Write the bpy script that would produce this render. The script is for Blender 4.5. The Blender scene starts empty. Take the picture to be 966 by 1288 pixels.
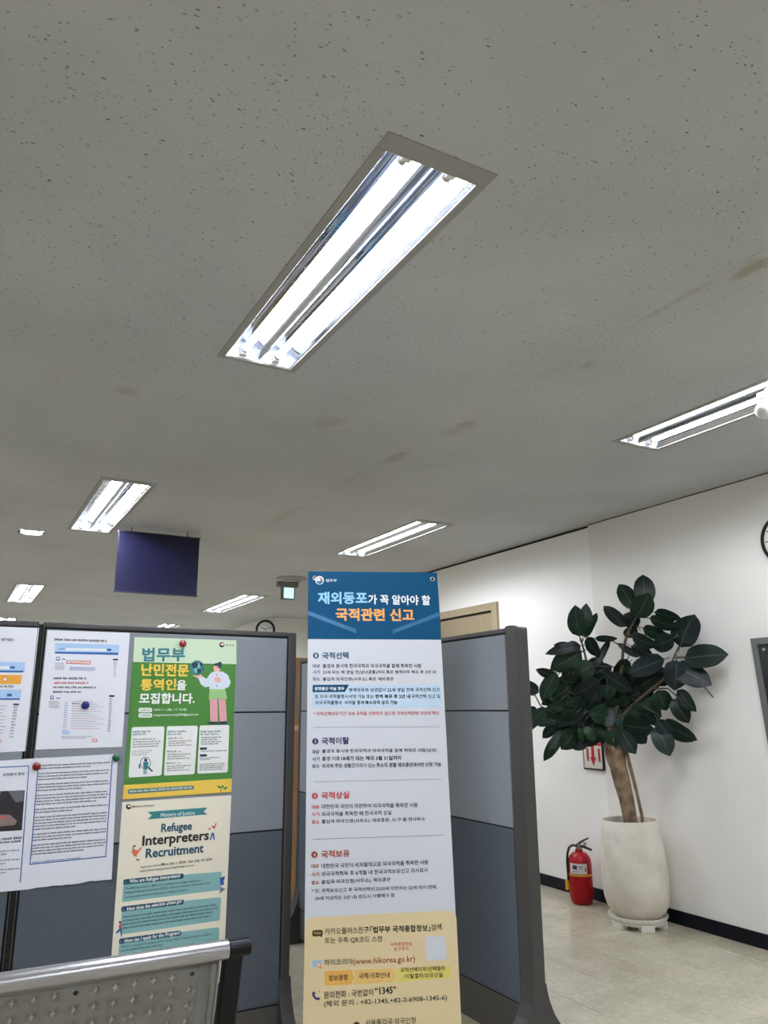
import bpy, bmesh, math, random
from mathutils import Vector, Matrix
random.seed(7)
SC = bpy.context.scene
COL = SC.collection

# ------------------------------------------------------------------ camera
F = 967.0; CX, CY = 483.0, 644.0
CAM = Vector((0, 0, 1.35))
RM = Matrix(((0.87525808, -0.11465984, -0.4698685),
             (-0.4836166, -0.21990538, -0.84720517),
             (-0.0061862, 0.96875939, -0.24792536)))
cd = bpy.data.cameras.new('camera'); cam = bpy.data.objects.new('camera', cd); COL.objects.link(cam)
cam.matrix_world = Matrix.Translation(CAM) @ RM.to_4x4()
cd.sensor_fit = 'HORIZONTAL'; cd.sensor_width = 36; cd.lens = F * 36 / 966
cd.clip_start = 0.02; cd.clip_end = 100
SC.camera = cam

# ------------------------------------------------------------------ world, exposure
w = bpy.data.worlds.new('world'); SC.world = w; w.use_nodes = True
w.node_tree.nodes['Background'].inputs[0].default_value = (0.6, 0.62, 0.65, 1)
w.node_tree.nodes['Background'].inputs[1].default_value = 0.0
SC.view_settings.view_transform = 'Standard'; SC.view_settings.look = 'None'
SC.view_settings.exposure = 0.84; SC.view_settings.gamma = 1.0
SC.view_settings.use_curve_mapping = False
TUBE = 60.0          # emission of the fluorescent tubes
SC.cycles.max_bounces = 10; SC.cycles.diffuse_bounces = 6
SC.cycles.sample_clamp_indirect = 6.0

H = 2.747            # ceiling height
WX = 4.272           # right wall

# ------------------------------------------------------------------ pixel helpers (real positions from the photograph)
def ray(x, y): return RM @ Vector((x - CX, -(y - CY), -F))
def onz(x, y, z): d = ray(x, y); return CAM + d * ((z - CAM.z) / d.z)
def onx(x, y, X): d = ray(x, y); return CAM + d * (X / d.x)
def ony(x, y, Y): d = ray(x, y); return CAM + d * (Y / d.y)

# ------------------------------------------------------------------ materials
def lin(c):
    out = []
    for v in c:
        v /= 255.0
        out.append(v / 12.92 if v <= 0.04045 else ((v + 0.055) / 1.055) ** 2.4)
    return (*out, 1.0)
MATS = {}
def mat(name, rgb=None, rough=0.6, metal=0.0, spec=0.5, noise=None, bump=None, emit=None, coat=0.0, trans=0.0):
    if name in MATS: return MATS[name]
    m = bpy.data.materials.new(name); m.use_nodes = True; nt = m.node_tree; b = nt.nodes['Principled BSDF']
    b.inputs['Base Color'].default_value = lin(rgb); b.inputs['Roughness'].default_value = rough
    b.inputs['Metallic'].default_value = metal; b.inputs['Specular IOR Level'].default_value = spec
    b.inputs['Coat Weight'].default_value = coat
    if trans: b.inputs['Transmission Weight'].default_value = trans
    if noise:                                    # (scale, amount[, second colour])
        tc = nt.nodes.new('ShaderNodeTexCoord'); n = nt.nodes.new('ShaderNodeTexNoise'); n.inputs['Scale'].default_value = noise[0]
        n.inputs['Detail'].default_value = 5
        nt.links.new(tc.outputs['Object'], n.inputs['Vector'])
        r = nt.nodes.new('ShaderNodeValToRGB'); a = noise[1]
        c2 = noise[2] if len(noise) > 2 else [max(0, v * (1 - a)) for v in rgb]
        r.color_ramp.elements[0].color = lin(c2); r.color_ramp.elements[1].color = lin([min(255, v * (1 + a * 0.6)) for v in rgb])
        r.color_ramp.elements[0].position = 0.3; r.color_ramp.elements[1].position = 0.7
        nt.links.new(n.outputs[0], r.inputs[0]); nt.links.new(r.outputs[0], b.inputs['Base Color'])
    if bump:                                     # (scale, strength)
        tc = nt.nodes.new('ShaderNodeTexCoord'); n = nt.nodes.new('ShaderNodeTexNoise'); n.inputs['Scale'].default_value = bump[0]
        n.inputs['Detail'].default_value = 3
        nt.links.new(tc.outputs['Object'], n.inputs['Vector'])
        bp = nt.nodes.new('ShaderNodeBump'); bp.inputs['Strength'].default_value = bump[1]; bp.inputs['Distance'].default_value = 0.002
        nt.links.new(n.outputs[0], bp.inputs['Height']); nt.links.new(bp.outputs[0], b.inputs['Normal'])
    if emit:
        b.inputs['Emission Color'].default_value = lin(emit[0]); b.inputs['Emission Strength'].default_value = emit[1]
    MATS[name] = m; return m

def ceiling_material():
    m = bpy.data.materials.new('rock_wool_ceiling'); m.use_nodes = True; nt = m.node_tree; b = nt.nodes['Principled BSDF']
    N = nt.nodes.new; L = nt.links.new
    b.inputs['Roughness'].default_value = 0.95; b.inputs['Specular IOR Level'].default_value = 0.15
    tc = N('ShaderNodeTexCoord')
    def math_(op, a, c=None):
        n = N('ShaderNodeMath'); n.operation = op
        for i, v in enumerate((a, c)):
            if v is None: continue
            if isinstance(v, (int, float)): n.inputs[i].default_value = v
            else: L(v, n.inputs[i])
        return n.outputs[0]
    wob = N('ShaderNodeTexNoise'); wob.inputs['Scale'].default_value = 9; L(tc.outputs['Object'], wob.inputs['Vector'])
    mix = N('ShaderNodeMixRGB'); mix.blend_type = 'ADD'; mix.inputs[0].default_value = 0.05
    L(tc.outputs['Object'], mix.inputs[1]); L(wob.outputs['Color'], mix.inputs[2])
    marks = None
    for ang, sc, sx, th, ms in ((0.9, 56, 0.42, 0.10, 0.9), (1.3, 60, 0.45, 0.095, 1.1), (0.3, 58, 0.6, 0.095, 0.8), (0.5, 95, 0.7, 0.14, 1.7), (1.1, 85, 0.5, 0.11, 1.3)):
        mp = N('ShaderNodeMapping'); mp.inputs['Rotation'].default_value = (0, 0, ang); mp.inputs['Scale'].default_value = (sx, 1, 1)
        L(mix.outputs[0], mp.inputs[0])
        v = N('ShaderNodeTexVoronoi'); v.inputs['Scale'].default_value = sc; L(mp.outputs[0], v.inputs['Vector'])
        ramp = N('ShaderNodeMapRange'); ramp.inputs[1].default_value = th; ramp.inputs[2].default_value = th + 0.06
        ramp.inputs[3].default_value = 1; ramp.inputs[4].default_value = 0; L(v.outputs['Distance'], ramp.inputs[0])
        # keep only some of the cells, more of them in some patches
        sep = N('ShaderNodeSeparateColor'); L(v.outputs['Color'], sep.inputs[0])
        pn = N('ShaderNodeTexNoise'); pn.inputs['Scale'].default_value = ms; pn.inputs['Detail'].default_value = 2
        ofs = N('ShaderNodeMapping'); ofs.inputs['Location'].default_value = (ang * 7, sc, 0); L(tc.outputs['Object'], ofs.inputs[0]); L(ofs.outputs[0], pn.inputs['Vector'])
        keep = N('ShaderNodeMapRange'); keep.inputs[1].default_value = 0.40; keep.inputs[2].default_value = 0.68; keep.inputs[3].default_value = 0.05; keep.inputs[4].default_value = 0.75
        L(pn.outputs[0], keep.inputs[0])
        k = math_('LESS_THAN', sep.outputs[0], keep.outputs[0])
        o = math_('MULTIPLY', math_('MULTIPLY', ramp.outputs[0], k), math_('ADD', math_('MULTIPLY', sep.outputs[1], 0.7), 0.15))
        marks = o if marks is None else math_('MAXIMUM', marks, o)
    base = N('ShaderNodeTexNoise'); base.inputs['Scale'].default_value = 1.3; base.inputs['Detail'].default_value = 6; L(tc.outputs['Object'], base.inputs['Vector'])
    cr = N('ShaderNodeValToRGB'); cr.color_ramp.elements[0].position = 0.3; cr.color_ramp.elements[1].position = 0.7
    cr.color_ramp.elements[0].color = lin(CEIL0); cr.color_ramp.elements[1].color = lin(CEIL1)
    L(base.outputs[0], cr.inputs[0]); col = cr.outputs[0]
    # old water stains: (x, y, half length x, half length y)
    sn = N('ShaderNodeTexNoise'); sn.inputs['Scale'].default_value = 7; sn.inputs['Detail'].default_value = 5; L(tc.outputs['Object'], sn.inputs['Vector'])
    sep = N('ShaderNodeSeparateXYZ'); L(tc.outputs['Object'], sep.inputs[0])
    for (sx, sy, rx, ry, amt) in ((1.53, 3.34, .07, .10, .55), (2.09, 3.62, .045, .22, .6), (2.06, 4.1, .03, .35, .35), (2.15, 3.02, .05, .16, .55), (2.20, 2.19, .03, .05, .9), (2.16, 1.40, .03, .11, .9), (2.11, 1.62, .02, .24, .45), (0.55, 3.4, .05, .06, .5), (2.05, 5.2, .05, .6, .3)):
        dx = math_('DIVIDE', math_('SUBTRACT', sep.outputs[0], sx), rx); dy = math_('DIVIDE', math_('SUBTRACT', sep.outputs[1], sy), ry)
        d = math_('SQRT', math_('ADD', math_('MULTIPLY', dx, dx), math_('MULTIPLY', dy, dy)))
        d = math_('ADD', d, math_('MULTIPLY', math_('SUBTRACT', sn.outputs[0], 0.5), 3.2))
        mr = N('ShaderNodeMapRange'); mr.inputs[1].default_value = 0.3; mr.inputs[2].default_value = 1.15; mr.inputs[3].default_value = amt * .9; mr.inputs[4].default_value = 0
        L(d, mr.inputs[0])
        mx = N('ShaderNodeMixRGB'); L(mr.outputs[0], mx.inputs[0]); L(col, mx.inputs[1]); mx.inputs[2].default_value = lin(STAIN); col = mx.outputs[0]
    mx = N('ShaderNodeMixRGB'); L(marks, mx.inputs[0]); L(col, mx.inputs[1]); mx.inputs[2].default_value = lin((48, 46, 42))
    L(mx.outputs[0], b.inputs['Base Color'])
    bp = N('ShaderNodeBump'); bp.inputs['Strength'].default_value = 0.35; bp.inputs['Distance'].default_value = 0.003; bp.invert = True
    L(marks, bp.inputs['Height']); L(bp.outputs[0], b.inputs['Normal'])
    return m
CEIL0, CEIL1, STAIN = (180, 182, 183), (193, 195, 196), (158, 153, 136)

def floor_material():
    m = bpy.data.materials.new('vinyl_tile'); m.use_nodes = True; nt = m.node_tree; b = nt.nodes['Principled BSDF']
    N = nt.nodes.new; L = nt.links.new
    tc = N('ShaderNodeTexCoord'); geo = N('ShaderNodeNewGeometry')
    n1 = N('ShaderNodeTexNoise'); n1.inputs['Scale'].default_value = 38; n1.inputs['Detail'].default_value = 6; n1.inputs['Distortion'].default_value = 1.0
    L(geo.outputs['Position'], n1.inputs['Vector'])
    n2 = N('ShaderNodeTexNoise'); n2.inputs['Scale'].default_value = 4; n2.inputs['Detail'].default_value = 6
    L(geo.outputs['Position'], n2.inputs['Vector'])
    add = N('ShaderNodeMath'); add.operation = 'ADD'; L(n1.outputs[0], add.inputs[0]); L(n2.outputs[0], add.inputs[1])
    oi = N('ShaderNodeObjectInfo'); mul = N('ShaderNodeMath'); mul.operation = 'MULTIPLY_ADD'; mul.inputs[1].default_value = 0.16
    L(oi.outputs['Random'], mul.inputs[0]); L(add.outputs[0], mul.inputs[2])
    r = N('ShaderNodeValToRGB'); r.color_ramp.elements[0].position = 0.0; r.color_ramp.elements[1].position = 1.0
    r.color_ramp.elements[0].color = lin((176, 170, 148)); r.color_ramp.elements[1].color = lin((206, 200, 178))
    mr = N('ShaderNodeMapRange'); mr.inputs[1].default_value = 0.75; mr.inputs[2].default_value = 1.35; L(mul.outputs[0], mr.inputs[0])
    L(mr.outputs[0], r.inputs[0]); L(r.outputs[0], b.inputs['Base Color'])
    b.inputs['Roughness'].default_value = 0.2; b.inputs['Specular IOR Level'].default_value = 0.5
    return m

def wall_material():
    m = mat('wall_plaster', (238, 237, 233), rough=0.7, spec=0.25, noise=(1.5, 0.02, (232, 230, 225)), bump=(60, 0.15)); return m

def wood_material(name, c1, c2, vertical=True):
    m = bpy.data.materials.new(name); m.use_nodes = True; nt = m.node_tree; b = nt.nodes['Principled BSDF']
    N = nt.nodes.new; L = nt.links.new
    tc = N('ShaderNodeTexCoord'); mp = N('ShaderNodeMapping'); mp.inputs['Scale'].default_value = (30, 30, 1.5) if vertical else (2, 2, 30)
    L(tc.outputs['Object'], mp.inputs[0]); n = N('ShaderNodeTexNoise'); n.inputs['Scale'].default_value = 2; n.inputs['Detail'].default_value = 6
    L(mp.outputs[0], n.inputs['Vector']); r = N('ShaderNodeValToRGB'); r.color_ramp.elements[0].position = .3; r.color_ramp.elements[1].position = .7
    r.color_ramp.elements[0].color = lin(c1); r.color_ramp.elements[1].color = lin(c2)
    L(n.outputs[0], r.inputs[0]); L(r.outputs[0], b.inputs['Base Color']); b.inputs['Roughness'].default_value = .5
    return m

# ------------------------------------------------------------------ mesh builder
class MB:
    def __init__(s): s.v = []; s.f = []; s.m = []
    def add(s, vs, fs, mi=0):
        o = len(s.v); s.v += [tuple(v) for v in vs]; s.f += [tuple(i + o for i in f) for f in fs]; s.m += [mi] * len(fs); return s
    def box(s, a, b, mi=0):
        x0, y0, z0 = [min(p, q) for p, q in zip(a, b)]; x1, y1, z1 = [max(p, q) for p, q in zip(a, b)]
        return s.add([(x0,y0,z0),(x1,y0,z0),(x1,y1,z0),(x0,y1,z0),(x0,y0,z1),(x1,y0,z1),(x1,y1,z1),(x0,y1,z1)],
                     [(0,3,2,1),(4,5,6,7),(0,1,5,4),(1,2,6,5),(2,3,7,6),(3,0,4,7)], mi)
    def tube(s, pts, r, n=10, mi=0, caps=True):
        pts = [Vector(p) for p in pts]; R = r if isinstance(r, (list, tuple)) else [r] * len(pts)
        rings = []; up = None
        for i, p in enumerate(pts):
            t = (pts[min(i + 1, len(pts) - 1)] - pts[max(i - 1, 0)]).normalized()
            if up is None: up = Vector((0, 0, 1)) if abs(t.z) < .9 else Vector((1, 0, 0))
            a = (up - t * up.dot(t)).normalized(); bb = t.cross(a); up = a
            rings.append([p + (a * math.cos(2 * math.pi * k / n) + bb * math.sin(2 * math.pi * k / n)) * R[i] for k in range(n)])
        vs = [v for rg in rings for v in rg]; fs = []
        for i in range(len(pts) - 1):
            for k in range(n): fs.append((i*n+k, i*n+(k+1)%n, (i+1)*n+(k+1)%n, (i+1)*n+k))
        if caps: fs += [tuple(reversed(range(n))), tuple(range((len(pts)-1)*n, len(pts)*n))]
        return s.add(vs, fs, mi)
    def lathe(s, prof, c=(0, 0, 0), n=32, mi=0, axis=None, caps=True):
        # prof: (radius, height); axis: optional rotation matrix applied about c
        c = Vector(c); vs = []; fs = []
        for r, z in prof:
            for k in range(n):
                p = Vector((r * math.cos(2*math.pi*k/n), r * math.sin(2*math.pi*k/n), z))
                if axis is not None: p = axis @ p
                vs.append(c + p)
        for i in range(len(prof) - 1):
            for k in range(n): fs.append((i*n+k, i*n+(k+1)%n, (i+1)*n+(k+1)%n, (i+1)*n+k))
        if caps and prof[0][0] > 1e-6: fs.append(tuple(reversed(range(n))))
        if caps and prof[-1][0] > 1e-6: fs.append(tuple(range((len(prof)-1)*n, len(prof)*n)))
        return s.add(vs, fs, mi)
    def prism(s, poly, a0, a1, axis='x', mi=0):
        # poly in the two other coordinates, extruded a0..a1 along axis
        def P(q, a):
            return {'x': (a, q[0], q[1]), 'y': (q[0], a, q[1]), 'z': (q[0], q[1], a)}[axis]
        n = len(poly); vs = [P(q, a0) for q in poly] + [P(q, a1) for q in poly]
        fs = [tuple(reversed(range(n))), tuple(range(n, 2*n))] + [(i, (i+1)%n, n+(i+1)%n, n+i) for i in range(n)]
        return s.add(vs, fs, mi)
    def build(s, name, mats, parent=None, smooth=False, bevel=0.0, kind=None, segs=2):
        o0 = Vector(parent['_o']) if parent is not None and '_o' in parent else Vector((0, 0, 0))
        me = bpy.data.meshes.new(name)
        me.from_pydata([tuple(Vector(v) - o0) for v in s.v], [], s.f)
        for m in (mats if isinstance(mats, (list, tuple)) else [mats]): me.materials.append(m)
        if any(s.m):
            me.polygons.foreach_set('material_index', s.m)
        bm = bmesh.new(); bm.from_mesh(me)
        if smooth: bmesh.ops.remove_doubles(bm, verts=bm.verts, dist=1e-6)
        if not getattr(s, 'flat', False): bmesh.ops.recalc_face_normals(bm, faces=bm.faces)
        if smooth:
            for f in bm.faces: f.smooth = True
            for e in bm.edges:
                if len(e.link_faces) == 2 and e.calc_face_angle(0) > math.radians(38): e.smooth = False
        bm.to_mesh(me); bm.free()
        o = bpy.data.objects.new(name, me); COL.objects.link(o)
        if parent is not None: o.parent = parent
        if parent is not None and '_o' in parent and parent.type == 'MESH': pass
        o['_o'] = tuple(o0)
        if bevel:
            b = o.modifiers.new('bevel', 'BEVEL'); b.width = bevel; b.segments = segs; b.limit_method = 'ANGLE'
        if kind: o['kind'] = kind
        return o

def tag(o, label, cat, group=None):
    o['label'] = label; o['category'] = cat
    if group: o['group'] = group
    return o
def thing(name, loc, label, cat, group=None):
    o = bpy.data.objects.new(name, None); COL.objects.link(o); o.location = loc; o.empty_display_size = .1
    o['_o'] = tuple(loc); return tag(o, label, cat, group)
def copy_tree(o, parent=None):
    c = o.copy(); COL.objects.link(c); c.parent = parent
    for ch in list(o.children): copy_tree(ch, c)
    return c

# ------------------------------------------------------------------ flat print on a sheet
def _text_mesh(body, bold):
    c = bpy.data.curves.new('t', 'FONT'); c.body = body; c.resolution_u = 2; c.offset = bold
    o = bpy.data.objects.new('t', c); COL.objects.link(o); bpy.context.view_layer.update()
    dg = bpy.context.evaluated_depsgraph_get(); me = o.evaluated_get(dg).to_mesh()
    vs = [v.co.xy.copy() for v in me.vertices]; fs = [tuple(p.vertices) for p in me.polygons]
    o.evaluated_get(dg).to_mesh_clear(); bpy.data.objects.remove(o); bpy.data.curves.remove(c)
    return vs, fs
class Print:
    """Print on the plane through O with normal N (towards the viewer); points are read off the photograph."""
    def __init__(s, O, N):
        s.O = Vector(O); s.N = Vector(N).normalized(); s.g = MB(); s.t = MB(); s.g.flat = s.t.flat = True
        s.mats = []; s.layer = 0; s.view(0, 0, 1); s.tl = 0.0022
    def view(s, ox, oy, k): s.vx, s.vy, s.k = ox, oy, k; return s
    def P(s, a, b, lift=0.0):
        d = ray(s.vx + a / s.k, s.vy + b / s.k); O = s.O + s.N * lift
        return CAM + d * ((O - CAM).dot(s.N) / d.dot(s.N))
    def mi(s, m):
        if m not in s.mats: s.mats.append(m)
        return s.mats.index(m)
    def poly(s, m, pts, lift=None):
        if lift is None: s.layer += 1; lift = 0.0003 + s.layer * 0.00001
        vs = [s.P(a, b, lift) for a, b in pts]
        n = Vector((0, 0, 0))
        for i in range(1, len(vs) - 1): n += (vs[i] - vs[0]).cross(vs[i+1] - vs[0])
        if n.dot(s.N) < 0: vs.reverse()
        s.g.add(vs, [tuple(range(len(vs)))], s.mi(m))
    def circ(s, m, a, b, r, r2=None, n=20, a0=0, a1=360):
        r2 = r2 or r
        s.poly(m, [(a + r * math.cos(math.radians(a0 + (a1-a0) * i / n)), b + r2 * math.sin(math.radians(a0 + (a1-a0) * i / n))) for i in range(n if a1-a0 == 360 else n+1)])
    def quadr(s, m, q, r=0.12):
        # quadrilateral with rounded corners; q = TL TR BR BL
        pts = []
        for i in range(4):
            p = Vector(q[i]); a = Vector(q[i-1]); c = Vector(q[(i+1) % 4]); L = min((a-p).length, (c-p).length) * r
            pa = p + (a-p).normalized() * L; pc = p + (c-p).normalized() * L
            for t in (0, .33, .67, 1): pts.append(tuple(pa * (1-t)**2 + p * 2*t*(1-t) + pc * t*t))
        s.poly(m, pts)
    def text(s, m, body, x0, y0, x1, y1, h, bold=0.0):
        heavy = bold > .0135
        vs, fs = _text_mesh(body, min(bold, .012))
        if not vs: return
        mx0 = min(v.x for v in vs); mx1 = max(v.x for v in vs); my0 = min(v.y for v in vs); my1 = max(v.y for v in vs)
        s.tl += 0.0000005
        lf = 0.0011
        A = s.P(x0, y0, lf); B = s.P(x1, y1, lf); T = s.P(x0, y0 - h, lf)
        e = (B - A); W = e.length; e.normalize(); up = s.N.cross(e).normalized()
        if up.dot(T - A) < 0: up = -up
        hh = abs((T - A).dot(up)) + 0
        hang = any(ord(c) > 0x2fff for c in body)
        yb = my0 if hang else 0.0
        sy = hh / ((my1 - yb) or 1); sx = W / ((mx1 - mx0) or 1)
        # heavier weights: the glyphs are laid a few times, each a hair aside
        d = bold * 1.0 if heavy else 0
        for k, (ox, oy) in enumerate(((0, 0), (-d, 0), (d, 0), (0, -d), (0, d)) if heavy else ((0, 0),)):
            s.t.add([A + e * ((v.x - mx0 + ox) * sx) + up * ((v.y - yb + oy) * sy) + s.N * (k * .000004) for v in vs], fs, s.mi(m))
    def greek(s, m, x0, y0, x1, y1, h, seed=0, lift=0.0010):
        # a line of print too small to read, as rows of tiny uneven strokes
        rd = random.Random(seed + int(x0 * 7 + y0 * 13)); L = math.hypot(x1-x0, y1-y0); ex, ey = (x1-x0)/L, (y1-y0)/L; px, py = ey, -ex
        t = 0; nw = rd.randint(2, 5)
        while t < L - h * .4:
            wd = h * rd.uniform(.55, .85); a = rd.uniform(0, .15) * h; hh = h * rd.uniform(.75, 1)
            def q(tt, b): return (x0 + ex*tt + px*b, y0 + ey*tt + py*b)
            k = rd.random()
            if k < .5:
                s.poly(m, [q(t, hh), q(t+wd, hh), q(t+wd, hh*.72), q(t, hh*.72)], lift); s.poly(m, [q(t, a+h*.3), q(t+wd, a+h*.3), q(t+wd, a), q(t, a)], lift)
                s.poly(m, [q(t+wd*.6, hh*.72), q(t+wd*.85, hh*.72), q(t+wd*.85, a), q(t+wd*.6, a)], lift)
            else:
                s.poly(m, [q(t, hh), q(t+wd*.5, hh), q(t+wd*.5, h*.2), q(t, h*.2)], lift); s.poly(m, [q(t+wd*.7, hh), q(t+wd, hh), q(t+wd, 0), q(t+wd*.7, 0)], lift)
            t += wd + h * .2; nw -= 1
            if nw <= 0: t += h * .45; nw = rd.randint(2, 5)
    def build(s, parent):
        if s.g.f: s.g.build('printed_graphics', s.mats, parent, kind='stuff')
        if s.t.f: s.t.build('printed_text', s.mats, parent, kind='stuff')

# ================================================================== THE ROOM
M_wall = wall_material(); M_ceil = ceiling_material(); M_floor = floor_material()
M_base = mat('navy_baseboard', (9, 12, 22), rough=.45, spec=.2)
M_groove = mat('dark_gap', (22, 22, 22), rough=.9)
M_sub = mat('floor_joint', (112, 108, 94), rough=.6)
X0, X1, Y0, Y1 = -3.6, 6.2, -4.2, 16.5
def structure(mb, name, m, **k):
    o = mb.build(name, m, None, **k); o['kind'] = 'structure'; return o

# light fittings: centre x, centre y, length
FIX = [(0.972, 2.128, 1.435), (3.165, 2.12, 1.46), (3.155, 5.61, 1.52), (0.848, 5.61, 1.62), (0.69, 10.38, 1.72), (3.27, 10.2, 2.0),
       (0.66, 14.2, 1.9), (3.19, 14.0, 1.9), (-1.3, 2.12, 1.45), (-1.3, 5.6, 1.5), (-1.3, 10.3, 1.6), (0.95, -1.4, 1.45), (3.15, -1.4, 1.45), (-1.3, -1.4, 1.45)]  # after the far pair: unseen fittings added to light the room
# ceiling: one sheet with an opening over every fitting and a shallow seam
def build_ceiling():
    holes = []
    for cx, cy, L in FIX:
        k = L / 1.435; holes.append((cx - .145, cx + .145, cy - .665 * k, cy + .705 * k))
    holes.append((0.445 - .085, 0.445 + .085, 6.68 - .085, 6.68 + .085))
    grooves = [(2.0990, 2.1003)]
    xs = sorted({X0, X1} | {h[0] for h in holes} | {h[1] for h in holes} | {g for gr in grooves for g in gr})
    ys = sorted({Y0, Y1} | {h[2] for h in holes} | {h[3] for h in holes})
    mb = MB(); dark = MB()
    for i in range(len(xs) - 1):
        for j in range(len(ys) - 1):
            xm, ym = (xs[i] + xs[i+1]) / 2, (ys[j] + ys[j+1]) / 2
            if any(h[0] < xm < h[1] and h[2] < ym < h[3] for h in holes): continue
            z = H
            if any(g[0] < xm < g[1] for g in grooves): z = H + .0025
            mb.add([(xs[i], ys[j], z), (xs[i], ys[j+1], z), (xs[i+1], ys[j+1], z), (xs[i+1], ys[j], z)], [(0, 1, 2, 3)])
            if z > H:
                for gx in (xs[i], xs[i+1]): mb.add([(gx, ys[j], H), (gx, ys[j+1], H), (gx, ys[j+1], z), (gx, ys[j], z)], [(0, 1, 2, 3)])
    for h in holes:                                # cut edges of the board
        a, b, c, d = h; z = H + .02
        for p, q in (((a, c), (b, c)), ((b, c), (b, d)), ((b, d), (a, d)), ((a, d), (a, c))):
            mb.add([(p[0], p[1], H), (q[0], q[1], H), (q[0], q[1], z), (p[0], p[1], z)], [(0, 1, 2, 3)])
    mb.flat = True
    structure(mb, 'ceiling', M_ceil)
    # unseen slab above the boards, added so no light leaks in over the ceiling
    structure(MB().box((X0, Y0, H + .16), (X1, Y1, H + .3)), 'roof_slab', mat('slab_concrete', (120, 120, 118), rough=.9))
build_ceiling()

# floor
T = .32; GX, GY = 3.09, 2.92
fl = structure(MB().box((X0, Y0, -.12), (X1, Y1, -.008)), 'floor', M_sub)
def tile_mesh(x0, y0, x1, y1):
    g = .0009; b = .0016
    return MB().add([(x0+g, y0+g, -.008), (x1-g, y0+g, -.008), (x1-g, y1-g, -.008), (x0+g, y1-g, -.008), (x0+g, y0+g, -b), (x1-g, y0+g, -b), (x1-g, y1-g, -b), (x0+g, y1-g, -b),
                     (x0+g+b, y0+g+b, 0), (x1-g-b, y0+g+b, 0), (x1-g-b, y1-g-b, 0), (x0+g+b, y1-g-b, 0)],
                    [(8, 9, 10, 11), (4, 5, 9, 8), (5, 6, 10, 9), (6, 7, 11, 10), (7, 4, 8, 11), (0, 1, 5, 4), (1, 2, 6, 5), (2, 3, 7, 6), (3, 0, 4, 7)])
proto = {}
outer = MB(); ntile = 0
i0 = math.floor((X0 - GX) / T); i1 = math.ceil((X1 - GX) / T); j0 = math.floor((Y0 - GY) / T); j1 = math.ceil((Y1 - GY) / T)
for i in range(i0, i1):
    for j in range(j0, j1):
        x, y = GX + i * T, GY + j * T
        xe, ye = min(x + T, X1), min(y + T, Y1); x, y = max(x, X0), max(y, Y0)
        xm = (x + xe) / 2; ym = (y + ye) / 2
        cut = x < WX < xe and ym < 7.6
        if cut: xe = WX
        if 1.2 < xm < WX and 2.2 < ym < 6.2 and ntile < 290:
            key = (round(xe - x, 4), round(ye - y, 4))
            if key not in proto:
                proto[key] = tile_mesh(0, 0, xe - x, ye - y).build('tile', M_floor, fl); t = proto[key]
            else:
                t = proto[key].copy(); COL.objects.link(t); t.parent = fl
            t.location = (x, y, 0); ntile += 1
        else:
            q = tile_mesh(x, y, xe, ye); outer.add(q.v, q.f)
outer.build('tile_field', M_floor, fl, kind='stuff')

# walls
wr = structure(MB().box((WX, Y0, 0), (WX + .12, 4.39, H)), 'wall_right', M_wall)
structure(MB().box((WX + .006, 4.39, 0), (WX + .12, 7.6, H - .022)), 'wall_right_far', mat('wall_paint_fresh', (245, 245, 242), rough=.7, spec=.25, bump=(60, .1)))  # wall colour a little paler than on the nearer stretch
structure(MB().box((WX + .03, 4.39, H - .022), (WX + .12, 7.6, H)), 'trim_1', M_groove)
structure(MB().box((WX - .002, Y0, H - .006), (WX, 4.39, H)), 'trim_2', M_groove)
structure(MB().box((WX + .12, 7.48, 0), (X1, 7.6, H)), 'wall_recess_side', M_wall)
structure(MB().box((4.30, 11.4, 0), (X1, 11.52, H)), 'wall_recess_back', M_wall)
structure(MB().box((4.30, 11.52, 0), (4.42, Y1, H)), 'wall_right_end', M_wall)
structure(MB().box((X0, Y1, 0), (X1, Y1 + .12, H)), 'wall_back', M_wall)
structure(MB().box((X0, Y0 - .12, 0), (X1, Y0, H)), 'wall_front', M_wall)
structure(MB().box((X0 - .12, Y0, 0), (X0, Y1, H)), 'wall_left', M_wall)
structure(MB().box((X1, Y0, 0), (X1 + .12, Y1, H)), 'wall_outer', M_wall)
structure(MB().box((WX - .008, Y0, 0), (WX, 4.39, .083)), 'baseboard_right', M_base, bevel=.002)
structure(MB().box((WX - .004, 4.392, 0), (WX + .006, 5.57, .083)), 'baseboard_right_far', M_base, bevel=.002)

# door in the right wall
M_dw = wood_material('door_veneer', (140, 127, 100), (154, 140, 112)); M_dwf = wood_material('door_frame_veneer', (154, 140, 112), (166, 151, 122))
d = structure(MB().box((WX - .004, 5.68, 0), (WX + .0055, 6.52, 2.195)), 'door_1', M_dw)
fr = MB().box((WX - .022, 5.585, 0), (WX + .006, 5.665, 2.285)).box((WX - .022, 6.535, 0), (WX + .006, 6.62, 2.285)).box((WX - .022, 5.665, 2.215), (WX + .006, 6.535, 2.285))
fr.build('door_frame', M_dwf, d, bevel=.002)
MB().box((WX - .001, 5.665, 2.195), (WX + .0055, 6.535, 2.215)).build('shadow_gap', M_groove, d)
MB().tube([(WX - .004, 6.43, 1.0), (WX - .05, 6.43, 1.0), (WX - .05, 6.33, 1.0)], .009, 8).build('door_handle', mat('steel', (170, 170, 170), rough=.3, metal=1), d, smooth=True)

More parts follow.
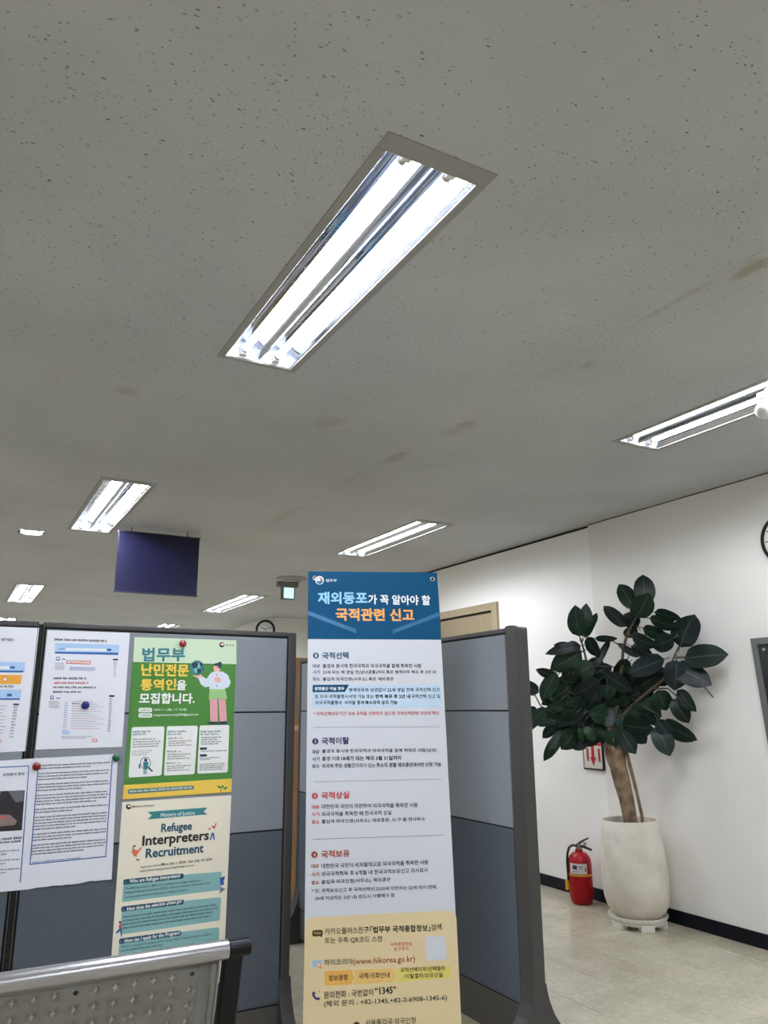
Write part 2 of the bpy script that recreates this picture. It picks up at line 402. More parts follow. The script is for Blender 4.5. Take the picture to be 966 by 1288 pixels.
# ================================================================== LIGHT FITTINGS
M_flange = mat('fitting_flange', (150, 149, 145), rough=.6)
M_refl = mat('reflector_aluminium', (200, 206, 222), rough=.06, metal=1.0)
M_tube = mat('fluorescent_tube', (255, 255, 255), rough=.4, emit=((246, 248, 255), TUBE))
M_end = mat('lamp_end_white', (225, 228, 225), rough=.5)
M_cap = mat('tube_cap', (196, 180, 172), rough=.4)
def make_fitting():
    root = thing('ceiling_light', (0, 0, 0), '', 'ceiling light')
    a, b = .14, .17
    f = MB()
    for q in (((-b, -.7175), (b, -.655)), ((-b, .69), (b, .7175)), ((-b, -.655), (-a, .69)), ((a, -.655), (b, .69))):
        f.box((q[0][0], q[0][1], -.004), (q[1][0], q[1][1], .004))
    f.build('flange', M_flange, root, bevel=.0015, segs=1)
    # mirror reflector: two troughs with a ridge between the tubes
    half = [(0.0, .006), (.008, .009), (.020, .028), (.032, .048), (.052, .060), (.075, .063), (.098, .057), (.116, .043), (.130, .02), (.1405, -.002)]
    prof = [(-x, z) for x, z in reversed(half)] + half[1:]
    r = MB(); n = len(prof)
    r.add([(x, -.656, z) for x, z in prof] + [(x, .691, z) for x, z in prof], [(i, i+1, n+i+1, n+i) for i in range(n-1)])
    r.build('reflector', M_refl, root, smooth=True)
    e = MB()
    for y0, y1 in ((-.665, -.655), (.69, .70)): e.box((-.142, y0, -.003), (.142, y1, .075))
    e.box((-.142, -.70, .075), (.142, .71, .085))
    e.build('housing', M_end, root)
    for sx in (-1, 1):
        x = sx * .071
        MB().tube([(x, -.612, .026), (x, .645, .026)], .0125, 12, caps=False).build('fluorescent_tube', M_tube, root, smooth=True)
        for (y0, y1), (y2, y3) in (((-.628, -.608), (-.655, -.628)), ((.641, .661), (.661, .69))):
            MB().tube([(x, y0, .026), (x, y1, .026)], .0135, 12).build('tube_cap', M_cap, root, smooth=True)
            MB().box((x - .014, y2, .008), (x + .014, y3, .05)).build('lamp_holder', M_end, root, bevel=.003)
    return root
LL = ['nearest recessed twin-tube ceiling light, large at top centre of the photo',
      'recessed twin-tube ceiling light cut by the right photo edge, above the clock',
      'recessed twin-tube ceiling light just above the blue and white standing banner',
      'recessed twin-tube ceiling light beside the round downlight, left of the hanging blue sign',
      'recessed twin-tube ceiling light at the left photo edge, below the round downlight',
      'recessed ceiling light behind the hanging blue sign, left of the exit sign',
      'far recessed light at the left photo edge just over the partition top',
      'tiny far recessed light just above the green poster and partition top']
ADDED = ['recessed twin-tube ceiling light left of the picture, level with the nearest one', 'recessed twin-tube ceiling light left of the picture, level with the downlight',
       'recessed twin-tube ceiling light far off to the left of the picture', 'recessed twin-tube ceiling light behind the camera, in line with the nearest one',
       'recessed twin-tube ceiling light behind the camera along the right wall', 'recessed twin-tube ceiling light behind the camera at the left']
proto_f = make_fitting()
for i, (cx, cy, L) in enumerate(FIX):
    o = proto_f if i == 0 else copy_tree(proto_f)
    o.location = (cx, cy, H); o.scale = (1, L / 1.435, 1)
    if i < 8: o['label'] = LL[i]; o['group'] = 'recessed twin-tube ceiling lights in view'
    else: o['label'] = ADDED[i - 8]; o['group'] = 'ceiling lights outside the picture'

# round downlight
dl = thing('downlight', (0.445, 6.68, H), 'round glowing white downlight in the ceiling at the left', 'downlight')
MB().lathe([(.105, -.004), (.105, .0), (.082, .0), (.082, -.002)], dl.location, 32, caps=False).build('ring', M_end, dl, smooth=True)
MB().lathe([(.0, .012), (.084, .012), (.084, .016), (0, .016)], dl.location, 32).build('diffuser', mat('downlight_glow', (255, 255, 255), emit=((255, 252, 244), 14)), dl)

# white dome sensor hanging under the right light
sp = onz(961, 500, 2.735); sp = Vector((3.125, 2.03, 2.735))
sn = thing('dome_sensor', (sp.x, sp.y, 2.743), 'small white round dome sensor hanging under the light at the right photo edge', 'sensor')
Mw = mat('white_plastic', (232, 232, 236), rough=.35)
MB().lathe([(.03, 2.742), (.03, 2.715), (.024, 2.712), (.024, 2.70), (.034, 2.69)], (sp.x, sp.y, 0), 24).build('neck', Mw, sn, smooth=True)
MB().lathe([(.034, 2.69), (.046, 2.672), (.047, 2.655), (.038, 2.636), (.02, 2.626), (0, 2.623)], (sp.x, sp.y, 0), 24).build('dome', Mw, sn, smooth=True)

# ceiling disc and exit sign
cp = onz(367, 727, H)
vd = thing('ceiling_vent', (cp.x, cp.y, H), 'round grey ceiling disc just in front of the hanging exit sign', 'vent')
MB().lathe([(.0, -.03), (.12, -.03), (.16, -.018), (.165, -.0005), (0, -.0005)], cp, 32).build('disc', mat('vent_grey', (150, 150, 146), rough=.5), vd, smooth=True)
MB().lathe([(.085, -.036), (.1, -.034), (.105, -.0295), (.08, -.0295)], cp, 32, caps=False).build('rim', mat('vent_rim', (110, 110, 108), rough=.5), vd, smooth=True)
ex = thing('exit_sign', (3.24, 8.1, H), 'small ceiling-hung exit light box with pale glowing face', 'sign')
MB().box((3.115, 8.06, 2.69), (3.355, 8.14, 2.7465)).build('housing', mat('exit_housing', (112, 116, 112), rough=.5), ex, bevel=.004)
MB().box((3.165, 8.07, 2.55), (3.315, 8.13, 2.69)).build('lamp_case', mat('exit_case', (96, 104, 102), rough=.5), ex, bevel=.003)
MB().box((3.18, 8.066, 2.562), (3.30, 8.07, 2.682)).build('light_panel', mat('exit_panel', (205, 235, 232), emit=((200, 235, 235), .55)), ex)

# hanging navy sign
hs = thing('hanging_sign', (1.345, 6.1, H), 'dark navy blue rectangular sign hanging from the ceiling', 'sign')
MB().box((1.025, 6.1, 2.24), (1.66, 6.13, 2.70)).build('sign_board', mat('navy_sign', (11, 12, 50), rough=.35), hs, bevel=.003)
MB().box((1.02, 6.095, 2.70), (1.665, 6.135, 2.712)).box((1.02, 6.095, 2.228), (1.665, 6.135, 2.24)).build('edge_rail', mat('sign_rail', (40, 42, 60), rough=.4), hs)
for x in (1.12, 1.56): MB().tube([(x, 6.115, 2.70), (x, 6.115, H - .001)], .006, 8).build('hanger', mat('steel', None), hs)

# clocks
M_blk = mat('black_plastic', (14, 14, 16), rough=.35); M_face = mat('clock_face', (226, 226, 224), rough=.4)
def clock(name, c, R, face_dir, label):
    # face_dir: direction the dial looks
    t = thing(name, c, label, 'clock', None)
    z = Vector(face_dir).normalized(); x = Vector((0, 0, 1)).cross(z).normalized(); y = z.cross(x); A = Matrix((x, y, z)).transposed()
    MB().lathe([(R, -.03), (R, .004), (R * .97, .012), (R * (.90 if R > .155 else .80), .012), (R * (.87 if R > .155 else .77), .002), (R*(.87 if R > .155 else .77), -.03)], c, 48, axis=A).build('rim', M_blk, t, smooth=True)
    MB().lathe([(0, -.028), (R * .88, -.028), (R * .88, 0), (0, 0)], c, 48, axis=A).build('dial', M_face, t)
    def bar(ang, r0, r1, w, h0=.001, h1=.002):
        d = Vector((math.sin(ang), math.cos(ang), 0)); n = Vector((d.y, -d.x, 0)); b = MB()
        P = [d*r0 - n*w, d*r0 + n*w, d*r1 + n*w, d*r1 - n*w]
        return [Vector(c) + A @ (p + Vector((0, 0, hh))) for hh in (h0, h1) for p in P]
    F6 = [(0,3,2,1),(4,5,6,7),(0,1,5,4),(1,2,6,5),(2,3,7,6),(3,0,4,7)]
    tk = MB()
    for k in range(12): tk.add(bar(k * math.pi / 6, R * .72, R * .82, R * .018), F6)
    tk.build('hour_marks', M_blk, t, kind='stuff')
    MB().add(bar(5.1, -R*.1, R * .45, R * .025, .003, .005), F6).build('hour_hand', M_blk, t)
    MB().add(bar(1.2, -R*.1, R * .68, R * .018, .006, .008), F6).build('minute_hand', M_blk, t)
    return t
clock('wall_clock', (WX - .031, 2.745, 2.315), .158, (-1, 0, 0), 'black-rimmed round clock high on the right wall, cut by the photo edge')
clock('round_clock', (4.19, 11.36, 2.55), .15, (-.25, -1, 0), 'small black-rimmed round clock on the far wall corner, left of the banner')

# framed dark notice board on the right wall
bd = thing('notice_board', (WX, 2.75, 1.3), 'dark glass framed board with grey metal frame on the right wall at photo edge', 'frame')
Mfr = mat('grey_metal_frame', (120, 122, 120), rough=.4, metal=.6); Mgl = mat('dark_glass', (44, 50, 52), rough=.08, spec=.6)
sk = lambda z: (1.75 - z) * -.05
def skb(y0, y1, z0, z1, x0, x1):
    return [(x0, y0 + sk(z0), z0), (x1, y0 + sk(z0), z0), (x1, y1 + sk(z0), z0), (x0, y1 + sk(z0), z0), (x0, y0 + sk(z1), z1), (x1, y0 + sk(z1), z1), (x1, y1 + sk(z1), z1), (x0, y1 + sk(z1), z1)]
F6 = [(0,3,2,1),(4,5,6,7),(0,1,5,4),(1,2,6,5),(2,3,7,6),(3,0,4,7)]
fm = MB()
for q in ((3.02, 3.06, .95, 1.75), (2.36, 2.40, .95, 1.75), (2.40, 3.02, 1.712, 1.75), (2.40, 3.02, .95, .99)): fm.add(skb(*q, WX - .03, WX - .001), F6)
fm.build('frame', Mfr, bd)
MB().add(skb(2.40, 3.02, .99, 1.712, WX - .02, WX - .001), F6).build('glass', Mgl, bd)
for z in (1.68, 1.64): MB().lathe([(.0, .004), (.008, .004), (.01, 0)], (WX - .02, 2.985 - (1.68 - z), z), 12, axis=Matrix(((0, 0, -1), (0, 1, 0), (1, 0, 0)))).build('suction_cup', mat('clear_plastic', (150, 155, 155), rough=.2), bd)

# fire extinguisher sign on the wall
fs = thing('extinguisher_sign', (WX, 4.5, 1.0), 'small white and red extinguisher sign with down arrow, black framed, behind the plant', 'sign')
a0, a1, z0, z1 = 4.405, 4.592, .912, 1.19
MB().box((WX - .012, a0 - .012, z0 - .012), (WX - .0005, a1 + .012, z1 + .012)).build('frame', M_blk, fs, bevel=.002)
MB().box((WX - .0135, a0, z0), (WX - .012, a1, z1)).build('panel', mat('sign_white', (214, 212, 200), rough=.4), fs)
Mred = mat('sign_red', (176, 22, 28), rough=.4)
p = Print((WX - .0135, 4.5, 1.0), (-1, 0, 0)); p.view(720, 910, 19.32)
def sy_(f): return a1 + (a0 - a1) * f
def rp(m, pts):
    vs = [(WX - .0139, sy_(u), z1 + (z0 - z1) * v) for u, v in pts]; p.g.add(vs, [tuple(reversed(range(len(vs))))], p.mi(m))
rp(Mred, [(0, 0), (1, 0), (1, .42), (0, .42)])
rp(Mred, [(.44, .42), (.60, .42), (.60, .72), (.68, .72), (.52, .95), (.36, .72), (.44, .72)])
for u in (.16, .8): rp(Mred, [(u, .5), (u + .05, .47), (u + .12, .5), (u + .13, .82), (u + .02, .82)])
for k, (ch, zz) in enumerate((('소화기', .2),)):
    vs, fc = _text_mesh(ch, .01); mx = max(v.x for v in vs)
    p.t.add([(WX - .0142, sy_(.1 + .8 * v.x / mx), z1 + (z0 - z1) * (.34 - .2 * v.y)) for v in vs], fc, p.mi(mat('sign_white', None)))
p.build(fs)

# ================================================================== PARTITIONS
M_pframe = mat('partition_frame', (58, 57, 56), rough=.5, bump=(300, .1)); M_pdark = mat('partition_joint', (16, 16, 17), rough=.7)
M_fabL = mat('fabric_light', (132, 138, 144), rough=.95, spec=.1, noise=(220, .05), bump=(500, .5))
M_fabD = mat('fabric_dark', (84, 91, 98), rough=.95, spec=.1, noise=(220, .06), bump=(500, .5))
M_kick = mat('partition_kick', (70, 67, 63), rough=.6)
ZT = (.185, .85, 1.338, 1.66)
def partition(name, label, axis, origin, s0, s1, side, ztop, near_post=.035, far_post=.035, cap=True):
    """axis 'x' or 'y': run direction; origin: coordinate of the visible face; side: +1 when the thickness goes towards +."""
    th = .06; t = thing(name, ((s0 + s1) / 2, origin + side*th/2, 0) if axis == 'x' else (origin + side*th/2, (s0 + s1) / 2, 0), label, 'partition', 'grey office partitions')
    def B(mb, a0, a1, d0, d1, z0, z1, mi=0):
        p0, p1 = origin + side * d0, origin + side * d1
        return mb.box((a0, p0, z0), (a1, p1, z1), mi) if axis == 'x' else mb.box((p0, a0, z0), (p1, a1, z1), mi)
    i0, i1 = s0 + near_post, s1 - far_post
    B(MB(), i0, i1, .012, th - .012, .03, ztop - .02).build('core', M_pdark, t)
    for a0, a1 in ((s0, i0), (i1, s1)): B(MB(), a0, a1, -.002, th + .002, 0.0, ztop).build('post', M_pframe, t, bevel=.008, segs=3)
    B(MB(), i0, i1, -.001, th + .001, ztop - .022, ztop).build('top_rail', M_pframe, t, bevel=.005)
    for d0, d1 in ((0.0, .014), (th - .014, th)):
        B(MB(), i0 + .006, i1 - .006, d0, d1, .03, ZT[0] - .003).build('kick_panel', M_kick, t, bevel=.002)
        for k in range(3):
            zz1 = (ztop - .028) if k == 2 else ZT[k+1] - .003
            B(MB(), i0 + .006, i1 - .006, d0, d1, ZT[k] + .003, zz1).build('fabric_tile', M_fabD if k == 0 else M_fabL, t, bevel=.003)
    return t, B
pl, B = partition('office_partition', 'grey fabric partition carrying the green and cream posters', 'x', 3.305, .301, 1.372, 1, 1.69, .005, .04)
# foot of the right-hand post, flaring out at the floor
def foot(t, axis, c, d0, d1, w=.30, z0=.28, th=.03):
    # profile across the partition: width th at z0, flaring to w at the floor
    prof = [(th, z0), (th + .004, z0 * .9), (th + .014, z0 * .76), (th + .036, z0 * .58), (th + .075, z0 * .38), (th + .14, z0 * .2), (w, .03), (w, 0)]
    poly = prof + [(-x, z) for x, z in reversed(prof)]
    poly = [(c + x, z) for x, z in poly]
    MB().prism(poly, d0, d1, axis).build('foot', M_pframe, t, bevel=.004)
foot(pl, 'x', 3.335, 1.325, 1.379)
M_slot = mat('slot_metal', (58, 58, 60), rough=.4, metal=.5)
sl = MB()
for k in range(62):
    z = .22 + k * .0232; sl.box((.2985, 3.2985, z), (.3055, 3.3005, z + .013))
pl2, B2 = partition('office_partition', 'grey fabric partition at the left photo edge holding white printed sheets', 'x', 3.305, -.78, .2835, 1, 1.69, .04, .005)
ch = MB().box((.284, 3.31, .0), (.3005, 3.36, 1.68))
for k in range(62):
    z = .22 + k * .0232; ch.box((.2875, 3.3035, z), (.297, 3.311, z + .012))
ch.build('slotted_upright', M_pdark, pl)
pr, B3 = partition('office_partition', 'grey fabric partition standing right of the banner, with broad end post', 'y', 2.175, 2.715, 3.74, 1, 1.70, .085, .035)
foot(pr, 'y', 2.205, 2.713, 2.79, th=.0325)
MB().lathe([(0, .012), (.02, .011), (.03, .006), (.032, 0)], (2.205, 2.79, 1.70), 20).build('post_cap', M_blk, pr, smooth=True)
p3, B4 = partition('office_partition', 'grey fabric partition behind the gap left of the banner', 'y', 2.0, 3.80, 4.76, 1, 1.665, .03, .03)
foot(p3, 'y', 2.03, 4.69, 4.765, w=.12, z0=.3)

# wooden cabinet with a greenish glass door seen through the gap
M_wd = wood_material('brown_wood', (136, 98, 58), (156, 116, 72)); M_wl = wood_material('pale_wood', (190, 156, 108), (204, 172, 124))
cb = thing('wooden_cabinet', (2.15, 5.4, 0), 'brown wooden cabinet with greenish glass upper door, seen through the gap', 'cabinet')
MB().box((1.72, 5.22, .02), (1.74, 5.62, 1.71)).box((2.56, 5.22, .02), (2.58, 5.62, 1.71)).box((1.74, 5.60, .02), (2.56, 5.62, 1.71)).box((1.74, 5.22, 1.215), (2.56, 5.60, 1.235)).box((1.74, 5.22, 1.69), (2.56, 5.60, 1.71)).box((1.74, 5.22, .02), (2.56, 5.60, .04)).build('carcass', M_wd, cb)
for x0, x1 in ((1.74, 2.148), (2.152, 2.56)):
    MB().box((x0, 5.20, .05), (x1, 5.22, 1.205)).build('lower_door', M_wd, cb, bevel=.002)
    g = MB().box((x0, 5.20, 1.60), (x1, 5.22, 1.69)).box((x0, 5.20, 1.245), (x1, 5.22, 1.30)).box((x0, 5.20, 1.30), (x0 + .03, 5.22, 1.6)).box((x1 - .03, 5.20, 1.30), (x1, 5.22, 1.6)).build('glass_door', M_wd, cb, bevel=.002)
    MB().box((x0 + .03, 5.208, 1.30), (x1 - .03, 5.213, 1.60)).build('pane', mat('green_glass', (150, 166, 150), rough=.15, spec=.5), g)
MB().box((1.74, 5.205, 1.208), (2.56, 5.22, 1.243)).build('middle_rail', M_wl, cb)
MB().box((1.73, 5.24, 0), (2.57, 5.61, .02)).build('plinth', M_blk, cb)

# ================================================================== PAPERS AND POSTERS (pinned on the partition, plane y = 3.305)
PY = 3.3045
M_paper = mat('white_paper', (228, 232, 242), rough=.45, spec=.4); M_ink = mat('black_ink', (26, 26, 30), rough=.5); M_grey = mat('grey_ink', (120, 122, 128), rough=.5)
M_bluei = mat('blue_ink', (44, 92, 166), rough=.5); M_lb = mat('light_blue_ink', (172, 204, 240), rough=.5); M_redi = mat('red_ink', (200, 60, 66), rough=.5)
M_white = mat('white_ink', (238, 240, 240), rough=.5)
def sheet(name, label, corners, m, thick=.0012, lift=0.0, curl=0.0, cat='paper', group=None, rough_bottom=False):
    """corners TL TR BR BL in pixels of the photograph, lying on the partition face"""
    y = PY - lift
    c = [ony(*q, y) for q in corners]
    t = thing(name, (sum(v.x for v in c)/4, y, sum(v.z for v in c)/4), label, cat, group)
    n = 10; vs = []; fs = []
    rd = random.Random(3)
    for s in (0, 1):
        for j in range(n + 1):
            for i in range(n + 1):
                u, v = i / n, j / n
                p = (c[0]*(1-u) + c[1]*u)*(1-v) + (c[3]*(1-u) + c[2]*u)*v
                if rough_bottom and j == n: p = p + Vector((0, 0, rd.uniform(-.004, .004)))
                vs.append((p.x, y - thick * s - curl * 0, p.z))
    N2 = (n+1)**2
    for j in range(n):
        for i in range(n):
            a = j*(n+1)+i; b = a + 1; cc = b + n + 1; dd = a + n + 1
            fs.append((a, b, cc, dd)); fs.append((N2+a, N2+dd, N2+cc, N2+b))
    ring = [i for i in range(n+1)] + [j*(n+1)+n for j in range(1, n+1)] + [n*(n+1)+i for i in range(n-1, -1, -1)] + [j*(n+1) for j in range(n-1, 0, -1)]
    for k in range(len(ring)): a, b = ring[k], ring[(k+1) % len(ring)]; fs.append((a, N2+a, N2+b, b))
    MB().add(vs, fs).build('paper_sheet', m, t)
    pr_ = Print((0, y - thick, 0), (0, -1, 0))
    return t, pr_
GR = 'printed sheets pinned on the partition'
# --- top-left sheet
t, p = sheet('notice_sheet', 'white printed sheet with orange box, cut by the left photo edge, upper one', [(-62, 786), (49.2, 790), (32.4, 944.8), (-84, 951)], M_paper, group=GR)
p.view(0, 780, 5.856)
p.text(M_ink, '의 방법)', -50, 158, 100, 158, 26, .01)
p.poly(M_lb, [(-340, 300), (185, 310), (180, 385), (-360, 380)]); p.poly(M_bluei, [(-350, 370), (172, 372), (170, 385), (-350, 383)]); p.poly(M_white, [(-200, 338), (70, 340), (68, 358), (-200, 358)]); p.poly(M_bluei, [(75, 340), (110, 340), (108, 357), (73, 357)])
p.poly(mat('orange_ink', (232, 168, 62), rough=.5), [(-150, 400), (165, 405), (150, 472), (-160, 470)]); p.circ(M_redi, 38, 436, 17); p.circ(M_white, 38, 436, 13)
p.greek(M_ink, -200, 498, 95, 496, 16, 4)
p.poly(M_lb, [(-360, 508), (160, 512), (148, 588), (-370, 588)]); p.poly(M_bluei, [(-370, 574), (146, 576), (144, 588), (-370, 588)]); p.poly(M_bluei, [(52, 542), (88, 542), (86, 562), (50, 562)])
p.poly(M_ink, [(100, 614), (142, 616), (140, 627), (98, 626)])
for k in range(9): p.greek(M_grey, -300, 640 + k * 25, 50 - (k % 3) * 15, 636 + k * 25, 7, k)
for k in range(11): p.greek(M_grey, 100 - k * 3, 645 + k * 22, 130 - k * 3, 645 + k * 22, 12, k)
p.poly(M_redi, [(-20, 880), (10, 880), (8, 904), (-22, 904)]); p.poly(M_white, [(-16, 884), (5, 884), (4, 900), (-18, 900)])
p.build(t)
# --- second sheet
t, p = sheet('notice_sheet', 'white printed sheet with blue header bands and a blue pin, right of the slotted upright', [(59.8, 792.8), (163.3, 796.2), (153.5, 939.4), (44.7, 943)], M_paper, group=GR)
p.view(0, 780, 5.856)
p.greek(M_ink, 398, 150, 786, 162, 17, 2)
p.poly(M_lb, [(405, 168), (880, 182), (872, 255), (405, 246)]); p.poly(M_bluei, [(405, 232), (872, 240), (871, 257), (405, 246)]); p.poly(M_white, [(480, 205), (790, 212), (788, 228), (478, 222)]); p.poly(M_bluei, [(788, 210), (820, 211), (818, 228), (786, 227)])
p.greek(M_bluei, 430, 216, 485, 218, 9, 1)
p.poly(M_bluei, [(415, 270), (440, 271), (438, 298), (413, 297)]); p.poly(M_white, [(420, 275), (434, 276), (433, 290), (419, 290)]); p.greek(M_ink, 458, 294, 486, 294, 11, 5)
p.poly(M_redi, [(492, 296), (667, 300), (664, 326), (489, 321)]); p.poly(M_white, [(498, 301), (660, 305), (658, 321), (496, 317)]); p.greek(M_redi, 510, 316, 650, 318, 9, 7)
for k in range(5): p.greek(M_grey, 405, 320 + k * 11, 470, 321 + k * 11, 6, k)
for k in range(3): p.greek(M_bluei, 515, 350 + k * 10, 700, 354 + k * 10, 6, k)
p.poly(M_ink, [(832, 284), (870, 285), (868, 297), (831, 296)])
for k in range(8): p.greek(M_grey, 838, 312 + k * 15, 858, 312 + k * 15, 9, k)
p.greek(M_ink, 395, 436, 640, 438, 17, 8); p.greek(M_redi, 398, 470, 658, 470, 16, 9); p.greek(M_ink, 393, 502, 702, 503, 16, 10); p.greek(M_ink, 390, 536, 598, 536, 16, 11)
p.poly(M_bluei, [(372, 555), (396, 556), (394, 583), (370, 582)]); p.poly(M_white, [(378, 560), (391, 561), (389, 575), (376, 575)]); p.greek(M_ink, 416, 580, 446, 580, 11, 5)
for k in range(5): p.greek(M_grey, 362, 602 + k * 11, 436, 603 + k * 11, 6, k)
p.poly(M_ink, [(805, 552), (844, 553), (842, 567), (803, 566)]); p.greek(M_ink, 530, 618, 580, 618, 10, 2)
for k in range(14): p.greek(M_grey, 806 - k*1, 585 + k * 18, 828 - k*1, 585 + k * 18, 11, k)
for k in range(12):
    p.greek(M_bluei, 478 - k * 1.5, 612 + k * 18, 500 - k, 612 + k * 18, 6, k)
    p.greek(M_grey if k % 4 != 3 else M_redi, 530 - k, 600 + k * 18, 690 + (k * 37 % 90), 604 + k * 18, 5, k)
p.poly(M_lb, [(455, 815), (512, 816), (510, 840), (453, 839)])
p.greek(M_grey, 455, 862, 680, 858, 6, 2); p.greek(M_grey, 455, 875, 640, 872, 6, 2)
p.poly(M_redi, [(680, 875), (716, 876), (714, 897), (677, 896)]); p.poly(M_white, [(685, 880), (711, 881), (709, 892), (682, 891)])
p.build(t)
# --- lower left article and right article
t, p = sheet('notice_sheet', 'white article sheet with blue frame and dark photograph, at left photo edge', [(-75, 962), (41.5, 954), (35.5, 1118.6), (-95, 1131)], M_paper, thick=.0009, lift=.0014, group=GR)
p.view(0, 930, 6.0375)
for q in ([(-400, 228), (222, 198), (222, 205), (-400, 236)], [(216, 200), (223, 199), (158, 1085), (150, 1086)]): p.poly(M_bluei, q)
p.text(M_ink, '국적증서 양식', 20, 282, 182, 272, 24, .012)
M_phd = mat('photo_dark', (40, 40, 44), rough=.4); M_phm = mat('photo_mid', (104, 106, 110), rough=.4)
p.poly(M_phd, [(-400, 410), (188, 386), (166, 690), (-420, 725)]); p.poly(M_phm, [(60, 392), (182, 387), (176, 470), (120, 480)]); p.poly(M_phm, [(-100, 399), (10, 394), (0, 430), (-60, 470)])
p.poly(mat('photo_beige', (130, 112, 104), rough=.4), [(-300, 600), (0, 570), (75, 572), (130, 620), (110, 650), (-300, 690)]); p.poly(M_redi, [(-60, 600), (40, 585), (45, 595), (-60, 612)])
p.greek(M_ink, -100, 772, 166, 756, 18, 1); p.greek(M_ink, -100, 798, 156, 782, 18, 2)
for k in range(6): p.greek(M_grey, -100, 862 + k * 30 + (k // 2) * 10, 146 - (k % 2) * 100, 846 + k * 30 + (k // 2) * 10, 12, k)
p.build(t)
t, p = sheet('notice_sheet', 'white article sheet of dense small text in a blue frame, red and green pins', [(41.3, 954), (148.2, 948.2), (140.5, 1105), (35.3, 1118.2)], M_paper, thick=.0009, lift=.0026, rough_bottom=True, group=GR)
p.view(0, 930, 6.0375)
for q in ([(284, 232), (291, 231), (232, 950), (224, 952)], [(848, 165), (856, 164), (806, 890), (799, 892)], [(226, 946), (806, 885), (806, 893), (226, 953)]): p.poly(M_bluei, q)
rows = [(205, 845, 182), (222, 640, 210)]
yy = 0; k = 0
for (n, ) in ((2,), (3,), (3,), (4,), (2,), (5,), (3,), (4,)):
    for i in range(n):
        xl = 318 - yy * .115 if k == 0 else 300 - yy * .09; xr = 838 - yy * .065
        if i == n - 1: xr -= 60 + (k * 83) % 220
        y0 = 205 + yy; s = -.048 - yy * .00006
        p.greek(M_ink, xl, y0, xr, y0 + (xr - xl) * s, 11.5, k); yy += 22.5; k += 1
    yy += 16
p.greek(M_bluei, 246, 940, 612, 903, 10, 3)
p.build(t)
# --- green recruitment poster
M_g = mat('green_print', (72, 126, 58), rough=.5, spec=.2); M_pg = mat('pale_green_print', (204, 224, 196), rough=.5, spec=.2); M_teal = mat('teal_print', (48, 122, 130), rough=.4)
M_yel = mat('yellow_print', (236, 200, 84), rough=.4); M_pink = mat('pink_print', (220, 160, 168), rough=.4); M_skin = mat('skin_print', (236, 178, 170), rough=.4); M_dk = mat('navy_print', (16, 44, 62), rough=.4)
M_lg = mat('light_green_print', (150, 192, 128), rough=.4); M_cloth = mat('shirt_print', (214, 224, 240), rough=.4)
t, p = sheet('green_poster', 'green poster with pale green top, yellow foot band and illustrated woman', [(168.7, 801.1), (297.5, 805.4), (291, 996.6), (154.4, 1005.5)], M_g, cat='poster')
p.view(145, 790, 5.856)
p.poly(M_pg, [(141, 66), (892, 90), (893, 266), (130, 250)])
p.text(M_teal, '법무부', 198, 246, 511, 244, 100, .022); p.text(M_yel, '난민전문', 190, 350, 538, 354, 88, .022); p.text(M_yel, '통역인', 186, 460, 446, 457, 84, .022)
p.text(M_white, '을', 452, 456, 520, 456, 72, .015); p.text(M_white, '모집합니다.', 175, 557, 582, 556, 78, .022)
for y in (604, 643): p.quadr(M_white, [(172, y - 17), (272, y - 16), (272, y + 16), (170, y + 17)], .45)
p.text(M_g, '신청기간', 186, y - 31, 258, y - 31, 16, .01); p.text(M_g, '신청방법', 184, y + 8, 256, y + 8, 16, .01)
p.text(M_white, '2024. 7. 1.(월) ~ 7. 14.(일)', 286, 612, 525, 610, 20, .012); p.text(M_white, 'refugeeinterpreting2024@gmail.com', 282, 648, 612, 643, 17, .008)
p.circ(M_teal, 603, 291, 52, 53); 
for q in ([(560, 265), (590, 248), (612, 262), (600, 290), (575, 300)], [(620, 250), (645, 262), (640, 285), (622, 275)], [(600, 305), (630, 300), (632, 325), (608, 338)], [(636, 292), (652, 295), (644, 318)]): p.poly(M_dk, q)
for q in ([(575, 300), (600, 292), (605, 330), (585, 325)], [(612, 262), (622, 255), (625, 295), (605, 290)]): p.poly(mat('globe_light', (130, 186, 186), rough=.4), q)
p.circ(M_dk, 770, 263, 15); p.quadr(M_skin, [(722, 268), (772, 262), (775, 318), (728, 322)], .4); p.poly(M_dk, [(722, 275), (740, 256), (775, 262), (782, 292), (765, 300), (755, 280)]); p.poly(M_redi, [(735, 285), (752, 285), (745, 296)])
p.poly(M_cloth, [(700, 335), (722, 320), (790, 320), (830, 345), (850, 400), (835, 435), (810, 442), (808, 450), (692, 450), (695, 430), (660, 436), (632, 415), (612, 370), (640, 355), (672, 374)])
p.poly(M_skin, [(565, 346), (600, 350), (635, 342), (642, 358), (615, 372)]); p.quadr(M_skin, [(728, 362), (775, 360), (780, 400), (735, 402)], .4)
p.poly(M_redi, [(742, 340), (752, 340), (748, 356)]); p.circ(M_dk, 747, 425, 5)
p.poly(M_lg, [(695, 450), (810, 450), (825, 522), (688, 524)]); p.poly(M_pink, [(696, 524), (752, 524), (756, 688), (700, 690)]); p.poly(M_pink, [(760, 524), (812, 524), (822, 688), (768, 688)])
p.poly(M_dk, [(676, 706), (700, 688), (757, 690), (758, 710)]); p.poly(M_dk, [(762, 710), (768, 688), (822, 686), (824, 708)])
p.circ(M_ink, 785, 123, 19); p.circ(M_white, 788, 120, 12, 8); p.circ(M_redi, 777, 113, 9, 5); p.text(M_ink, '법무부', 815, 133, 876, 135, 14, .005)
cards = ([(122, 730), (363, 724), (341, 1086), (97, 1102)], [(381, 723), (608, 719), (584, 1076), (357, 1087)], [(622, 717), (840, 713), (828, 1063), (603, 1073)])
